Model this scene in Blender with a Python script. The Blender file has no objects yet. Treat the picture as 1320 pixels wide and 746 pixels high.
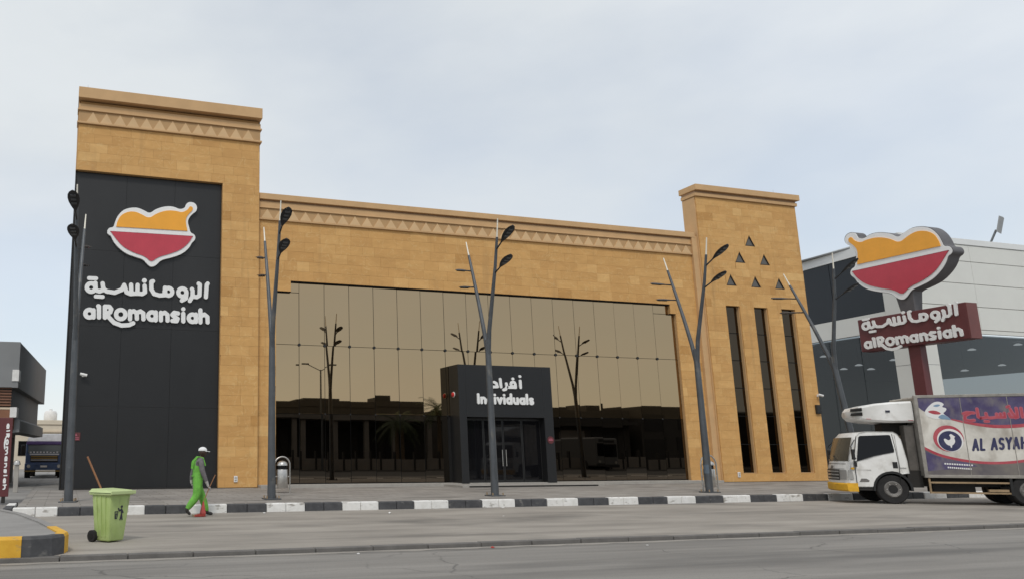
import bpy, bmesh, math, random
import numpy as np
from mathutils import Vector, Matrix
random.seed(7)
scene = bpy.context.scene
C = scene.collection
R = math.radians

# ------------------------------------------------------------------ camera, sky, sun, exposure
cam_d = bpy.data.cameras.new('camera')
cam = bpy.data.objects.new('camera', cam_d); C.objects.link(cam)
cam.location = (0, 0, 1.5)
cam.rotation_euler = (R(90 + 10.76), 0, R(-15.7))
cam_d.sensor_width = 36
cam_d.lens = 1000 / 1320 * 36
cam_d.shift_x = 290 / 1320
cam_d.shift_y = 22 / 1320
cam_d.clip_end = 3000
scene.camera = cam

SUN_EL, SUN_AZ = 52, 205      # degrees; azimuth clockwise from +Y
world = bpy.data.worlds.new('World'); scene.world = world
world.use_nodes = True
nt = world.node_tree; nt.nodes.clear()
n_out = nt.nodes.new('ShaderNodeOutputWorld')
n_sky = nt.nodes.new('ShaderNodeTexSky'); n_sky.sky_type = 'NISHITA'; n_sky.sun_disc = False
n_sky.sun_elevation = R(SUN_EL); n_sky.sun_rotation = R(SUN_AZ); n_sky.dust_density = 1.0
n_bg1 = nt.nodes.new('ShaderNodeBackground'); n_bg1.inputs[1].default_value = 0.15
nt.links.new(n_sky.outputs[0], n_bg1.inputs[0])
n_tc = nt.nodes.new('ShaderNodeTexCoord')
n_mp = nt.nodes.new('ShaderNodeMapping'); n_mp.inputs['Scale'].default_value = (1, 1, 2.2)
n_mp.inputs['Location'].default_value = (3.1, 0.4, 0.2)
nt.links.new(n_tc.outputs['Generated'], n_mp.inputs[0])
n_no = nt.nodes.new('ShaderNodeTexNoise'); n_no.inputs['Scale'].default_value = 1.9
n_no.inputs['Detail'].default_value = 7; n_no.inputs['Roughness'].default_value = 0.5
nt.links.new(n_mp.outputs[0], n_no.inputs['Vector'])
n_cr = nt.nodes.new('ShaderNodeValToRGB')
n_cr.color_ramp.elements[0].position = 0.36; n_cr.color_ramp.elements[0].color = (0.66, 0.66, 0.66, 1)
n_cr.color_ramp.elements[1].position = 0.64; n_cr.color_ramp.elements[1].color = (0.97, 0.97, 0.97, 1)
nt.links.new(n_no.outputs[0], n_cr.inputs[0])
n_no2 = nt.nodes.new('ShaderNodeTexNoise'); n_no2.inputs['Scale'].default_value = 1.3
n_no2.inputs['Detail'].default_value = 5
nt.links.new(n_mp.outputs[0], n_no2.inputs['Vector'])
n_cr2 = nt.nodes.new('ShaderNodeValToRGB')
n_cr2.color_ramp.elements[0].position = 0.38; n_cr2.color_ramp.elements[0].color = (0.76, 0.80, 0.825, 1)
n_cr2.color_ramp.elements[1].position = 0.62; n_cr2.color_ramp.elements[1].color = (0.87, 0.905, 0.925, 1)
nt.links.new(n_no2.outputs[0], n_cr2.inputs[0])
n_bg2 = nt.nodes.new('ShaderNodeBackground'); n_bg2.inputs[1].default_value = 1.0
nt.links.new(n_cr2.outputs[0], n_bg2.inputs[0])
n_mix = nt.nodes.new('ShaderNodeMixShader')
nt.links.new(n_cr.outputs[0], n_mix.inputs[0])
nt.links.new(n_bg1.outputs[0], n_mix.inputs[1]); nt.links.new(n_bg2.outputs[0], n_mix.inputs[2])
nt.links.new(n_mix.outputs[0], n_out.inputs[0])

sun_d = bpy.data.lights.new('sun', 'SUN'); sun_d.energy = 1.5; sun_d.angle = R(10); sun_d.color = (1, 0.95, 0.87)
sun = bpy.data.objects.new('sun', sun_d); C.objects.link(sun)
sun.rotation_euler = (R(90 - SUN_EL), 0, R(180 - SUN_AZ))
sun.location = (0, -20, 40)
vs = scene.view_settings
vs.view_transform = 'Standard'; vs.look = 'None'; vs.exposure = 0.0; vs.gamma = 1.0; vs.use_curve_mapping = False
scene.render.engine = 'CYCLES'

# ------------------------------------------------------------------ materials
MATS = {}
def mat(name, col, rough=0.6, metal=0.0, var=0.0, scale=3.0, col2=None, bump=0.0, bscale=60.0, emit=0.0, stretch=None, spec=None, coat=0.0):
    """procedural principled material; var / col2 = large irregular colour variation, bump = fine relief"""
    m = bpy.data.materials.new(name); m.use_nodes = True
    t = m.node_tree; b = t.nodes['Principled BSDF']
    b.inputs['Base Color'].default_value = (*col, 1)
    b.inputs['Roughness'].default_value = rough; b.inputs['Metallic'].default_value = metal
    if spec is not None: b.inputs['Specular IOR Level'].default_value = spec
    if coat: b.inputs['Coat Weight'].default_value = coat; b.inputs['Coat Roughness'].default_value = 0.1
    g = t.nodes.new('ShaderNodeNewGeometry')
    vec = g.outputs['Position']
    if stretch:
        mp = t.nodes.new('ShaderNodeMapping'); mp.inputs['Scale'].default_value = stretch
        t.links.new(vec, mp.inputs[0]); vec = mp.outputs[0]
    if var or col2:
        n = t.nodes.new('ShaderNodeTexNoise'); n.inputs['Scale'].default_value = scale
        n.inputs['Detail'].default_value = 8; n.inputs['Roughness'].default_value = 0.62
        t.links.new(vec, n.inputs['Vector'])
        r = t.nodes.new('ShaderNodeValToRGB')
        c2 = col2 if col2 else tuple(min(1, c * (1 + var)) for c in col)
        c1 = col if col2 else tuple(c * (1 - var) for c in col)
        r.color_ramp.elements[0].position = 0.32; r.color_ramp.elements[0].color = (*c1, 1)
        r.color_ramp.elements[1].position = 0.68; r.color_ramp.elements[1].color = (*c2, 1)
        t.links.new(n.outputs[0], r.inputs[0]); t.links.new(r.outputs[0], b.inputs['Base Color'])
    if bump:
        n2 = t.nodes.new('ShaderNodeTexNoise'); n2.inputs['Scale'].default_value = bscale; n2.inputs['Detail'].default_value = 5
        t.links.new(g.outputs['Position'], n2.inputs['Vector'])
        bp = t.nodes.new('ShaderNodeBump'); bp.inputs['Strength'].default_value = bump; bp.inputs['Distance'].default_value = 0.01
        t.links.new(n2.outputs[0], bp.inputs['Height']); t.links.new(bp.outputs[0], b.inputs['Normal'])
    if emit:
        b.inputs['Emission Color'].default_value = (*col, 1); b.inputs['Emission Strength'].default_value = emit
    MATS[name] = m
    return m

def stone_mat():
    m = mat('stone', (0.56, 0.30, 0.10), 0.75, bump=0.25, bscale=25)
    t = m.node_tree; b = t.nodes['Principled BSDF']
    g = t.nodes.new('ShaderNodeNewGeometry')
    a = t.nodes.new('ShaderNodeAttribute'); a.attribute_name = 'tint'
    r = t.nodes.new('ShaderNodeValToRGB'); e = r.color_ramp.elements
    e[0].position = 0; e[0].color = (0.49, 0.258, 0.078, 1)
    e[1].position = 1; e[1].color = (0.69, 0.43, 0.17, 1)
    for p, c in ((0.12, (0.56, 0.31, 0.106)), (0.6, (0.60, 0.34, 0.118)), (0.9, (0.64, 0.375, 0.138))):
        k = e.new(p); k.color = (*c, 1)
    t.links.new(a.outputs['Fac'], r.inputs[0])
    n = t.nodes.new('ShaderNodeTexNoise'); n.inputs['Scale'].default_value = 1.4; n.inputs['Detail'].default_value = 9
    n.inputs['Roughness'].default_value = 0.65; n.inputs['Distortion'].default_value = 0.8
    mp = t.nodes.new('ShaderNodeMapping'); mp.inputs['Scale'].default_value = (0.8, 0.8, 2.4)
    t.links.new(g.outputs['Position'], mp.inputs[0]); t.links.new(mp.outputs[0], n.inputs['Vector'])
    r2 = t.nodes.new('ShaderNodeValToRGB')
    r2.color_ramp.elements[0].position = 0.25; r2.color_ramp.elements[0].color = (0.86, 0.84, 0.80, 1)
    r2.color_ramp.elements[1].position = 0.75; r2.color_ramp.elements[1].color = (1.1, 1.1, 1.1, 1)
    t.links.new(n.outputs[0], r2.inputs[0])
    mx = t.nodes.new('ShaderNodeMix'); mx.data_type = 'RGBA'; mx.blend_type = 'MULTIPLY'; mx.inputs[0].default_value = 1
    t.links.new(r.outputs[0], mx.inputs[6]); t.links.new(r2.outputs[0], mx.inputs[7])
    # pale mineral veins
    v = t.nodes.new('ShaderNodeTexNoise'); v.inputs['Scale'].default_value = 0.9; v.inputs['Detail'].default_value = 3; v.inputs['Distortion'].default_value = 2.5
    t.links.new(g.outputs['Position'], v.inputs['Vector'])
    r3 = t.nodes.new('ShaderNodeValToRGB'); q = r3.color_ramp.elements
    q[0].position = 0.485; q[0].color = (0, 0, 0, 1); q[1].position = 0.515; q[1].color = (0, 0, 0, 1)
    k = q.new(0.5); k.color = (0.3, 0.3, 0.3, 1)
    t.links.new(v.outputs[0], r3.inputs[0])
    mx2 = t.nodes.new('ShaderNodeMix'); mx2.data_type = 'RGBA'
    mx2.inputs[7].default_value = (0.74, 0.56, 0.27, 1)
    t.links.new(r3.outputs[0], mx2.inputs[0]); t.links.new(mx.outputs[2], mx2.inputs[6])
    t.links.new(mx2.outputs[2], b.inputs['Base Color'])
stone_mat()
mat('stone_joint', (0.46, 0.27, 0.11), 0.9)
mat('trim_stone', (0.56, 0.355, 0.175), 0.75, var=0.07, scale=1.5, bump=0.2, bscale=30)
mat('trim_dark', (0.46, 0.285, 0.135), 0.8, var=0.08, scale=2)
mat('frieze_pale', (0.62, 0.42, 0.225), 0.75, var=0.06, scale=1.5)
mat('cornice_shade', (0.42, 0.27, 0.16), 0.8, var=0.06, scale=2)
mat('black_panel', (0.0095, 0.0097, 0.0105), 0.45, var=0.12, scale=0.5, bump=0.03, bscale=2)
mat('black_gap', (0.004, 0.004, 0.004), 0.9)
mat('vision_glass', (0.17, 0.142, 0.112), 0.012, 1.0)
mat('mirror_glass', (0.395, 0.292, 0.178), 0.012, 1.0)
mat('dark_glass', (0.006, 0.006, 0.007), 0.03, 0.0, spec=0.35)
mat('slit_glass', (0.07, 0.055, 0.04), 0.03, 1.0)
mat('sign_white', (0.80, 0.80, 0.79), 0.45, var=0.03, scale=4)
mat('sign_orange', (0.86, 0.38, 0.03), 0.35, var=0.05, scale=2)
mat('sign_red', (0.50, 0.045, 0.07), 0.35, var=0.06, scale=2)
mat('sign_grey', (0.10, 0.095, 0.10), 0.5, var=0.1, scale=3)
mat('maroon', (0.115, 0.026, 0.028), 0.5, var=0.12, scale=1.5)
mat('maroon_end', (0.15, 0.045, 0.04), 0.5, var=0.12, scale=1.5)
mat('lamp_metal', (0.085, 0.092, 0.10), 0.45, 0.3, var=0.15, scale=3)
mat('lamp_head', (0.022, 0.022, 0.024), 0.5)
mat('led', (0.09, 0.095, 0.10), 0.3)
mat('cream_rod', (0.78, 0.74, 0.64), 0.5)
mat('steel', (0.55, 0.53, 0.50), 0.33, 0.9, var=0.12, scale=8)
mat('white_paint', (0.72, 0.71, 0.69), 0.55, var=0.08, scale=6)
mat('truck_white', (0.66, 0.65, 0.62), 0.4, col2=(0.80, 0.79, 0.77), scale=1.6, coat=0.2)
mat('box_white', (0.50, 0.47, 0.42), 0.55, col2=(0.72, 0.69, 0.63), scale=1.7)
mat('box_purple', (0.045, 0.032, 0.10), 0.55, col2=(0.10, 0.085, 0.17), scale=2.2)
mat('box_grey', (0.15, 0.135, 0.13), 0.7, col2=(0.09, 0.078, 0.095), scale=1.6)
mat('box_metal', (0.30, 0.28, 0.25), 0.55, 0.3, var=0.25, scale=4)
mat('box_dark', (0.10, 0.09, 0.08), 0.7, var=0.3, scale=3)
mat('print_red', (0.36, 0.035, 0.055), 0.5, col2=(0.47, 0.10, 0.12), scale=3)
mat('print_pink', (0.50, 0.13, 0.18), 0.5, col2=(0.36, 0.10, 0.15), scale=5)
mat('print_navy', (0.022, 0.026, 0.085), 0.5, col2=(0.05, 0.05, 0.11), scale=6)
mat('print_white', (0.74, 0.73, 0.72), 0.5)
mat('print_black', (0.03, 0.03, 0.05), 0.5)
mat('sticker_blue', (0.07, 0.105, 0.15), 0.6, col2=(0.12, 0.14, 0.16), scale=12)
mat('print_blue', (0.20, 0.30, 0.42), 0.5)
mat('rubber', (0.016, 0.015, 0.015), 0.85, var=0.3, scale=6)
mat('rim', (0.17, 0.16, 0.15), 0.6, 0.3, var=0.3, scale=10)
mat('chassis', (0.02, 0.018, 0.016), 0.8)
mat('rail_tan', (0.30, 0.21, 0.12), 0.7, var=0.2, scale=5)
mat('yellow_bumper', (0.70, 0.38, 0.02), 0.5, var=0.12, scale=5)
mat('cab_glass', (0.008, 0.008, 0.009), 0.08, 0.0, spec=0.22)
mat('windshield', (0.07, 0.063, 0.05), 0.12, 0.0, spec=0.5, var=0.2, scale=2)
mat('lens', (0.45, 0.44, 0.42), 0.15, 0.3)
mat('black_plastic', (0.012, 0.012, 0.012), 0.5)
mat('green_bin', (0.33, 0.44, 0.14), 0.5, col2=(0.42, 0.53, 0.21), scale=3.5, bump=0.15, bscale=15)
mat('green_lid', (0.46, 0.55, 0.26), 0.5, var=0.06, scale=5)
mat('wood', (0.28, 0.13, 0.06), 0.7, var=0.2, scale=10)
mat('overall_green', (0.14, 0.40, 0.055), 0.8, var=0.22, scale=9, bump=0.5, bscale=28)
mat('shirt_grey', (0.13, 0.12, 0.125), 0.85, var=0.2, scale=9)
mat('skin', (0.055, 0.032, 0.022), 0.6)
mat('glove', (0.42, 0.40, 0.38), 0.8)
mat('shoe', (0.03, 0.027, 0.025), 0.7)
mat('cap_white', (0.74, 0.74, 0.74), 0.8)
mat('pan_red', (0.30, 0.035, 0.025), 0.5, var=0.2, scale=12)
mat('kerb_white', (0.66, 0.65, 0.62), 0.7, col2=(0.80, 0.79, 0.77), scale=5, bump=0.3)
mat('kerb_black', (0.046, 0.047, 0.051), 0.7, col2=(0.080, 0.080, 0.084), scale=6, bump=0.3)
mat('kerb_yellow', (0.62, 0.33, 0.025), 0.65, col2=(0.72, 0.42, 0.04), scale=4, bump=0.3)
mat('concrete', (0.22, 0.21, 0.20), 0.85, col2=(0.29, 0.28, 0.265), scale=1.2, bump=0.3)
mat('lane', (0.215, 0.195, 0.170), 0.88, col2=(0.325, 0.295, 0.258), scale=0.55, bump=0.5, bscale=22, stretch=(0.5, 1.2, 1))
mat('road', (0.165, 0.155, 0.141), 0.85, col2=(0.25, 0.235, 0.215), scale=0.6, bump=0.5, bscale=30, stretch=(0.25, 2.2, 1))
mat('darkened_asphalt', (0.04, 0.039, 0.038), 0.85, col2=(0.065, 0.063, 0.06), scale=0.6, stretch=(0.25, 2.2, 1))  # road colour darkened to dim its reflection in the glass
mat('edging', (0.10, 0.095, 0.09), 0.85, col2=(0.16, 0.15, 0.14), scale=2.0, bump=0.4)
mat('dust', (0.32, 0.295, 0.26), 0.9, col2=(0.24, 0.22, 0.195), scale=2.5, stretch=(0.3, 2, 1))
mat('ledge', (0.34, 0.32, 0.29), 0.6, var=0.1, scale=3)
mat('forecourt', (0.20, 0.19, 0.18), 0.85, col2=(0.27, 0.26, 0.245), scale=0.7)
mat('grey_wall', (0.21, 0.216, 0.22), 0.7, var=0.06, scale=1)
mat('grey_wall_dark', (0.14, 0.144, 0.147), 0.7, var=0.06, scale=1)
mat('louvre', (0.18, 0.085, 0.05), 0.7, var=0.1, scale=4)
mat('beige_wall', (0.60, 0.50, 0.38), 0.8, var=0.05, scale=1)
mat('brown_wall', (0.22, 0.10, 0.055), 0.75, var=0.08, scale=2)
mat('white_panel', (0.66, 0.66, 0.62), 0.5, var=0.03, scale=0.4)
mat('fascia_white', (0.70, 0.71, 0.70), 0.45, var=0.03, scale=0.5)
mat('showroom_dark', (0.012, 0.016, 0.022), 0.2, spec=0.35)
mat('interior', (0.20, 0.205, 0.21), 0.8)
mat('interior_floor', (0.12, 0.115, 0.11), 0.6)
mat('lamp_glow', (1.0, 1.0, 1.0), 0.5, emit=0.8)
mat('cream_house', (0.62, 0.55, 0.44), 0.8, var=0.05, scale=1)
mat('truck_blue', (0.055, 0.095, 0.20), 0.4, var=0.25, scale=3)
mat('truck_purple', (0.075, 0.05, 0.16), 0.4, var=0.2, scale=3)
mat('truck_panel', (0.46, 0.48, 0.52), 0.45, var=0.15, scale=3)
mat('lorry_glass', (0.07, 0.085, 0.10), 0.15, spec=0.8)
mat('brass', (0.32, 0.22, 0.08), 0.45, 0.3)
mat('opp_grey', (0.05, 0.046, 0.042), 0.8, var=0.12, scale=0.6)
mat('opp_light', (0.22, 0.20, 0.18), 0.8, var=0.12, scale=0.6)
mat('tri_glass', (0.10, 0.092, 0.082), 0.3)
mat('opp_dark', (0.02, 0.019, 0.018), 0.7)
mat('palm_trunk', (0.11, 0.08, 0.05), 0.9, var=0.3, scale=6)
mat('palm_leaf', (0.045, 0.07, 0.022), 0.7, var=0.3, scale=2)
mat('coach_white', (0.10, 0.10, 0.10), 0.4)
mat('litter_white', (0.75, 0.74, 0.72), 0.7)
mat('litter_red', (0.45, 0.06, 0.05), 0.7)
mat('red_lens', (0.55, 0.03, 0.03), 0.3)

def overlay(name, tint, scale, lo, hi, stretch=(1, 1, 1), loc=(0, 0, 0), detail=8, dist=0.0):
    """mix a second surface colour (stain, dust, chipped paint, paver-edge shade) over a material by thresholded noise"""
    t = MATS[name].node_tree; b = t.nodes['Principled BSDF']; inp = b.inputs['Base Color']
    mx = t.nodes.new('ShaderNodeMix'); mx.data_type = 'RGBA'
    if inp.links: t.links.new(inp.links[0].from_socket, mx.inputs[6])
    else: mx.inputs[6].default_value = inp.default_value
    mx.inputs[7].default_value = (*tint, 1)
    g = t.nodes.new('ShaderNodeNewGeometry'); mp = t.nodes.new('ShaderNodeMapping')
    mp.inputs['Scale'].default_value = stretch; mp.inputs['Location'].default_value = loc
    n = t.nodes.new('ShaderNodeTexNoise'); n.inputs['Scale'].default_value = scale; n.inputs['Detail'].default_value = detail; n.inputs['Distortion'].default_value = dist
    r = t.nodes.new('ShaderNodeValToRGB'); r.color_ramp.elements[0].position = lo; r.color_ramp.elements[1].position = hi
    t.links.new(g.outputs['Position'], mp.inputs[0]); t.links.new(mp.outputs[0], n.inputs['Vector'])
    t.links.new(n.outputs[0], r.inputs[0]); t.links.new(r.outputs[0], mx.inputs[0]); t.links.new(mx.outputs[2], inp)

def cracks(name, tint, scale, width, loc=(0, 0, 0)):
    t = MATS[name].node_tree; b = t.nodes['Principled BSDF']; inp = b.inputs['Base Color']
    mx = t.nodes.new('ShaderNodeMix'); mx.data_type = 'RGBA'; t.links.new(inp.links[0].from_socket, mx.inputs[6]); mx.inputs[7].default_value = (*tint, 1)
    g = t.nodes.new('ShaderNodeNewGeometry'); mp = t.nodes.new('ShaderNodeMapping'); mp.inputs['Location'].default_value = loc
    n = t.nodes.new('ShaderNodeTexNoise'); n.inputs['Scale'].default_value = 1.2; n.inputs['Detail'].default_value = 6
    add = t.nodes.new('ShaderNodeVectorMath'); add.operation = 'MULTIPLY_ADD'; add.inputs[1].default_value = (0.9, 0.9, 0)
    v = t.nodes.new('ShaderNodeTexVoronoi'); v.feature = 'DISTANCE_TO_EDGE'; v.inputs['Scale'].default_value = scale
    t.links.new(g.outputs['Position'], mp.inputs[0]); t.links.new(mp.outputs[0], n.inputs['Vector'])
    t.links.new(n.outputs['Color'], add.inputs[0]); t.links.new(mp.outputs[0], add.inputs[2]); t.links.new(add.outputs[0], v.inputs['Vector'])
    r = t.nodes.new('ShaderNodeValToRGB'); r.color_ramp.elements[0].position = 0; r.color_ramp.elements[0].color = (1, 1, 1, 1)
    r.color_ramp.elements[1].position = width; r.color_ramp.elements[1].color = (0, 0, 0, 1)
    n2 = t.nodes.new('ShaderNodeTexNoise'); n2.inputs['Scale'].default_value = 0.35; t.links.new(mp.outputs[0], n2.inputs['Vector'])
    r2 = t.nodes.new('ShaderNodeValToRGB'); r2.color_ramp.elements[0].position = 0.48; r2.color_ramp.elements[1].position = 0.60
    mu = t.nodes.new('ShaderNodeMath'); mu.operation = 'MULTIPLY'
    t.links.new(n2.outputs[0], r2.inputs[0]); t.links.new(v.outputs[0], r.inputs[0]); t.links.new(r.outputs[0], mu.inputs[0]); t.links.new(r2.outputs[0], mu.inputs[1])
    t.links.new(mu.outputs[0], mx.inputs[0]); t.links.new(mx.outputs[2], inp)

def glass_clear(name, tint, refl):
    m = bpy.data.materials.new(name); m.use_nodes = True; t = m.node_tree; t.nodes.clear()
    o = t.nodes.new('ShaderNodeOutputMaterial'); mx = t.nodes.new('ShaderNodeMixShader')
    tr = t.nodes.new('ShaderNodeBsdfTransparent'); tr.inputs[0].default_value = (*tint, 1)
    gl = t.nodes.new('ShaderNodeBsdfGlossy'); gl.inputs['Roughness'].default_value = 0.02; gl.inputs[0].default_value = (0.85, 0.88, 0.9, 1)
    fr = t.nodes.new('ShaderNodeFresnel'); fr.inputs[0].default_value = 1.45
    mul = t.nodes.new('ShaderNodeMath'); mul.operation = 'MULTIPLY'; mul.inputs[1].default_value = refl
    gb = t.nodes.new('ShaderNodeNewGeometry'); inv = t.nodes.new('ShaderNodeMath'); inv.operation = 'SUBTRACT'; inv.inputs[0].default_value = 1
    t.links.new(gb.outputs['Backfacing'], inv.inputs[1])
    m3 = t.nodes.new('ShaderNodeMath'); m3.operation = 'MULTIPLY'
    t.links.new(fr.outputs[0], mul.inputs[0]); t.links.new(mul.outputs[0], m3.inputs[0]); t.links.new(inv.outputs[0], m3.inputs[1]); t.links.new(m3.outputs[0], mx.inputs[0])
    t.links.new(tr.outputs[0], mx.inputs[1]); t.links.new(gl.outputs[0], mx.inputs[2]); t.links.new(mx.outputs[0], o.inputs[0])
    MATS[name] = m
glass_clear('show_glass', (0.50, 0.52, 0.53), 1.5)

def paver_mat():
    m = mat('paver', (0.25, 0.232, 0.212), 0.85, col2=(0.34, 0.318, 0.29), scale=0.9, bump=0.3, bscale=18)
    t = m.node_tree; b = t.nodes['Principled BSDF']
    src = b.inputs['Base Color'].links[0].from_socket
    g = t.nodes.new('ShaderNodeNewGeometry')
    br = t.nodes.new('ShaderNodeTexBrick')
    br.inputs['Scale'].default_value = 1.0; br.inputs['Brick Width'].default_value = 0.9; br.inputs['Row Height'].default_value = 0.45
    br.inputs['Mortar Size'].default_value = 0.018
    br.inputs['Color1'].default_value = (1, 1, 1, 1); br.inputs['Color2'].default_value = (0.78, 0.77, 0.76, 1); br.inputs['Mortar'].default_value = (0.55, 0.52, 0.5, 1)
    t.links.new(g.outputs['Position'], br.inputs['Vector'])
    mx = t.nodes.new('ShaderNodeMix'); mx.data_type = 'RGBA'; mx.blend_type = 'MULTIPLY'; mx.inputs[0].default_value = 1
    t.links.new(src, mx.inputs[6]); t.links.new(br.outputs[0], mx.inputs[7]); t.links.new(mx.outputs[2], b.inputs['Base Color'])
paver_mat()

overlay('stone', (0.40, 0.225, 0.085), 1.3, 0.60, 0.86, (1.6, 1.6, 0.12), (5, 2, 1))
overlay('lamp_metal', (0.15, 0.145, 0.135), 5.0, 0.58, 0.75, (1, 1, 0.4), (2, 2, 1))
overlay('lane', (0.36, 0.328, 0.287), 0.8, 0.46, 0.74, (0.30, 1.3, 1), (3, 1, 0))
overlay('lane', (0.165, 0.15, 0.132), 0.9, 0.56, 0.74, (0.09, 2.0, 1), (8, 3, 0))          # swept dust streaks
overlay('lane', (0.13, 0.12, 0.106), 0.5, 0.53, 0.74, (0.5, 0.9, 1), (9, 4, 0))          # oil and damp stains
overlay('lane', (0.17, 0.155, 0.137), 45, 0.60, 0.72)                                       # aggregate
overlay('road', (0.13, 0.124, 0.115), 0.9, 0.55, 0.72, (0.07, 1.6, 1), (4, 9, 0))
overlay('road', (0.28, 0.262, 0.238), 0.7, 0.52, 0.74, (0.08, 2.4, 1), (1, 7, 0))
overlay('road', (0.085, 0.081, 0.076), 0.45, 0.52, 0.74, (0.3, 1.5, 1), (5, 2, 0))
overlay('road', (0.12, 0.114, 0.105), 40, 0.60, 0.72)
cracks('road', (0.10, 0.095, 0.088), 0.3, 0.006, (1, 5, 0))
overlay('paver', (0.12, 0.112, 0.102), 0.9, 0.58, 0.70, (0.35, 1.7, 1), (2, 8, 0))  # dark patches stand in for the shadow along uneven paver edges
overlay('kerb_white', (0.36, 0.34, 0.31), 4.0, 0.60, 0.70, (1, 1, 2), (4, 1, 3))
overlay('kerb_black', (0.17, 0.165, 0.155), 4.5, 0.62, 0.74, (1, 1, 2), (1, 5, 3))
overlay('kerb_yellow', (0.30, 0.24, 0.14), 5.0, 0.60, 0.74, (1, 1, 2), (6, 1, 3))
overlay('green_bin', (0.24, 0.27, 0.13), 6.0, 0.56, 0.74, (1, 1, 0.5), (2, 3, 1))
overlay('truck_white', (0.38, 0.35, 0.30), 2.6, 0.52, 0.82, (1, 1, 0.8), (4, 3, 1))
overlay('box_purple', (0.19, 0.17, 0.17), 3.0, 0.48, 0.74, (1, 1, 0.6), (1, 3, 1))
overlay('box_white', (0.33, 0.29, 0.24), 2.4, 0.48, 0.76, (1, 1, 0.6), (7, 3, 1))
overlay('box_grey', (0.20, 0.18, 0.155), 1.5, 0.45, 0.65, (1, 1, 1), (3, 3, 1))
overlay('black_panel', (0.017, 0.017, 0.0175), 0.35, 0.50, 0.75, (1, 1, 0.5), (3, 3, 1))

# ------------------------------------------------------------------ object helpers
def setp(o, label=None, cat=None, group=None, kind=None):
    if label: o['label'] = label
    if cat: o['category'] = cat
    if group: o['group'] = group
    if kind: o['kind'] = kind
    return o

def thing(name, label, cat, loc=(0, 0, 0), rotz=0.0, group=None):
    o = bpy.data.objects.new(name, None); C.objects.link(o)
    o.empty_display_size = 0.2
    o.location = loc; o.rotation_euler = (0, 0, rotz)
    return setp(o, label, cat, group)

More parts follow.
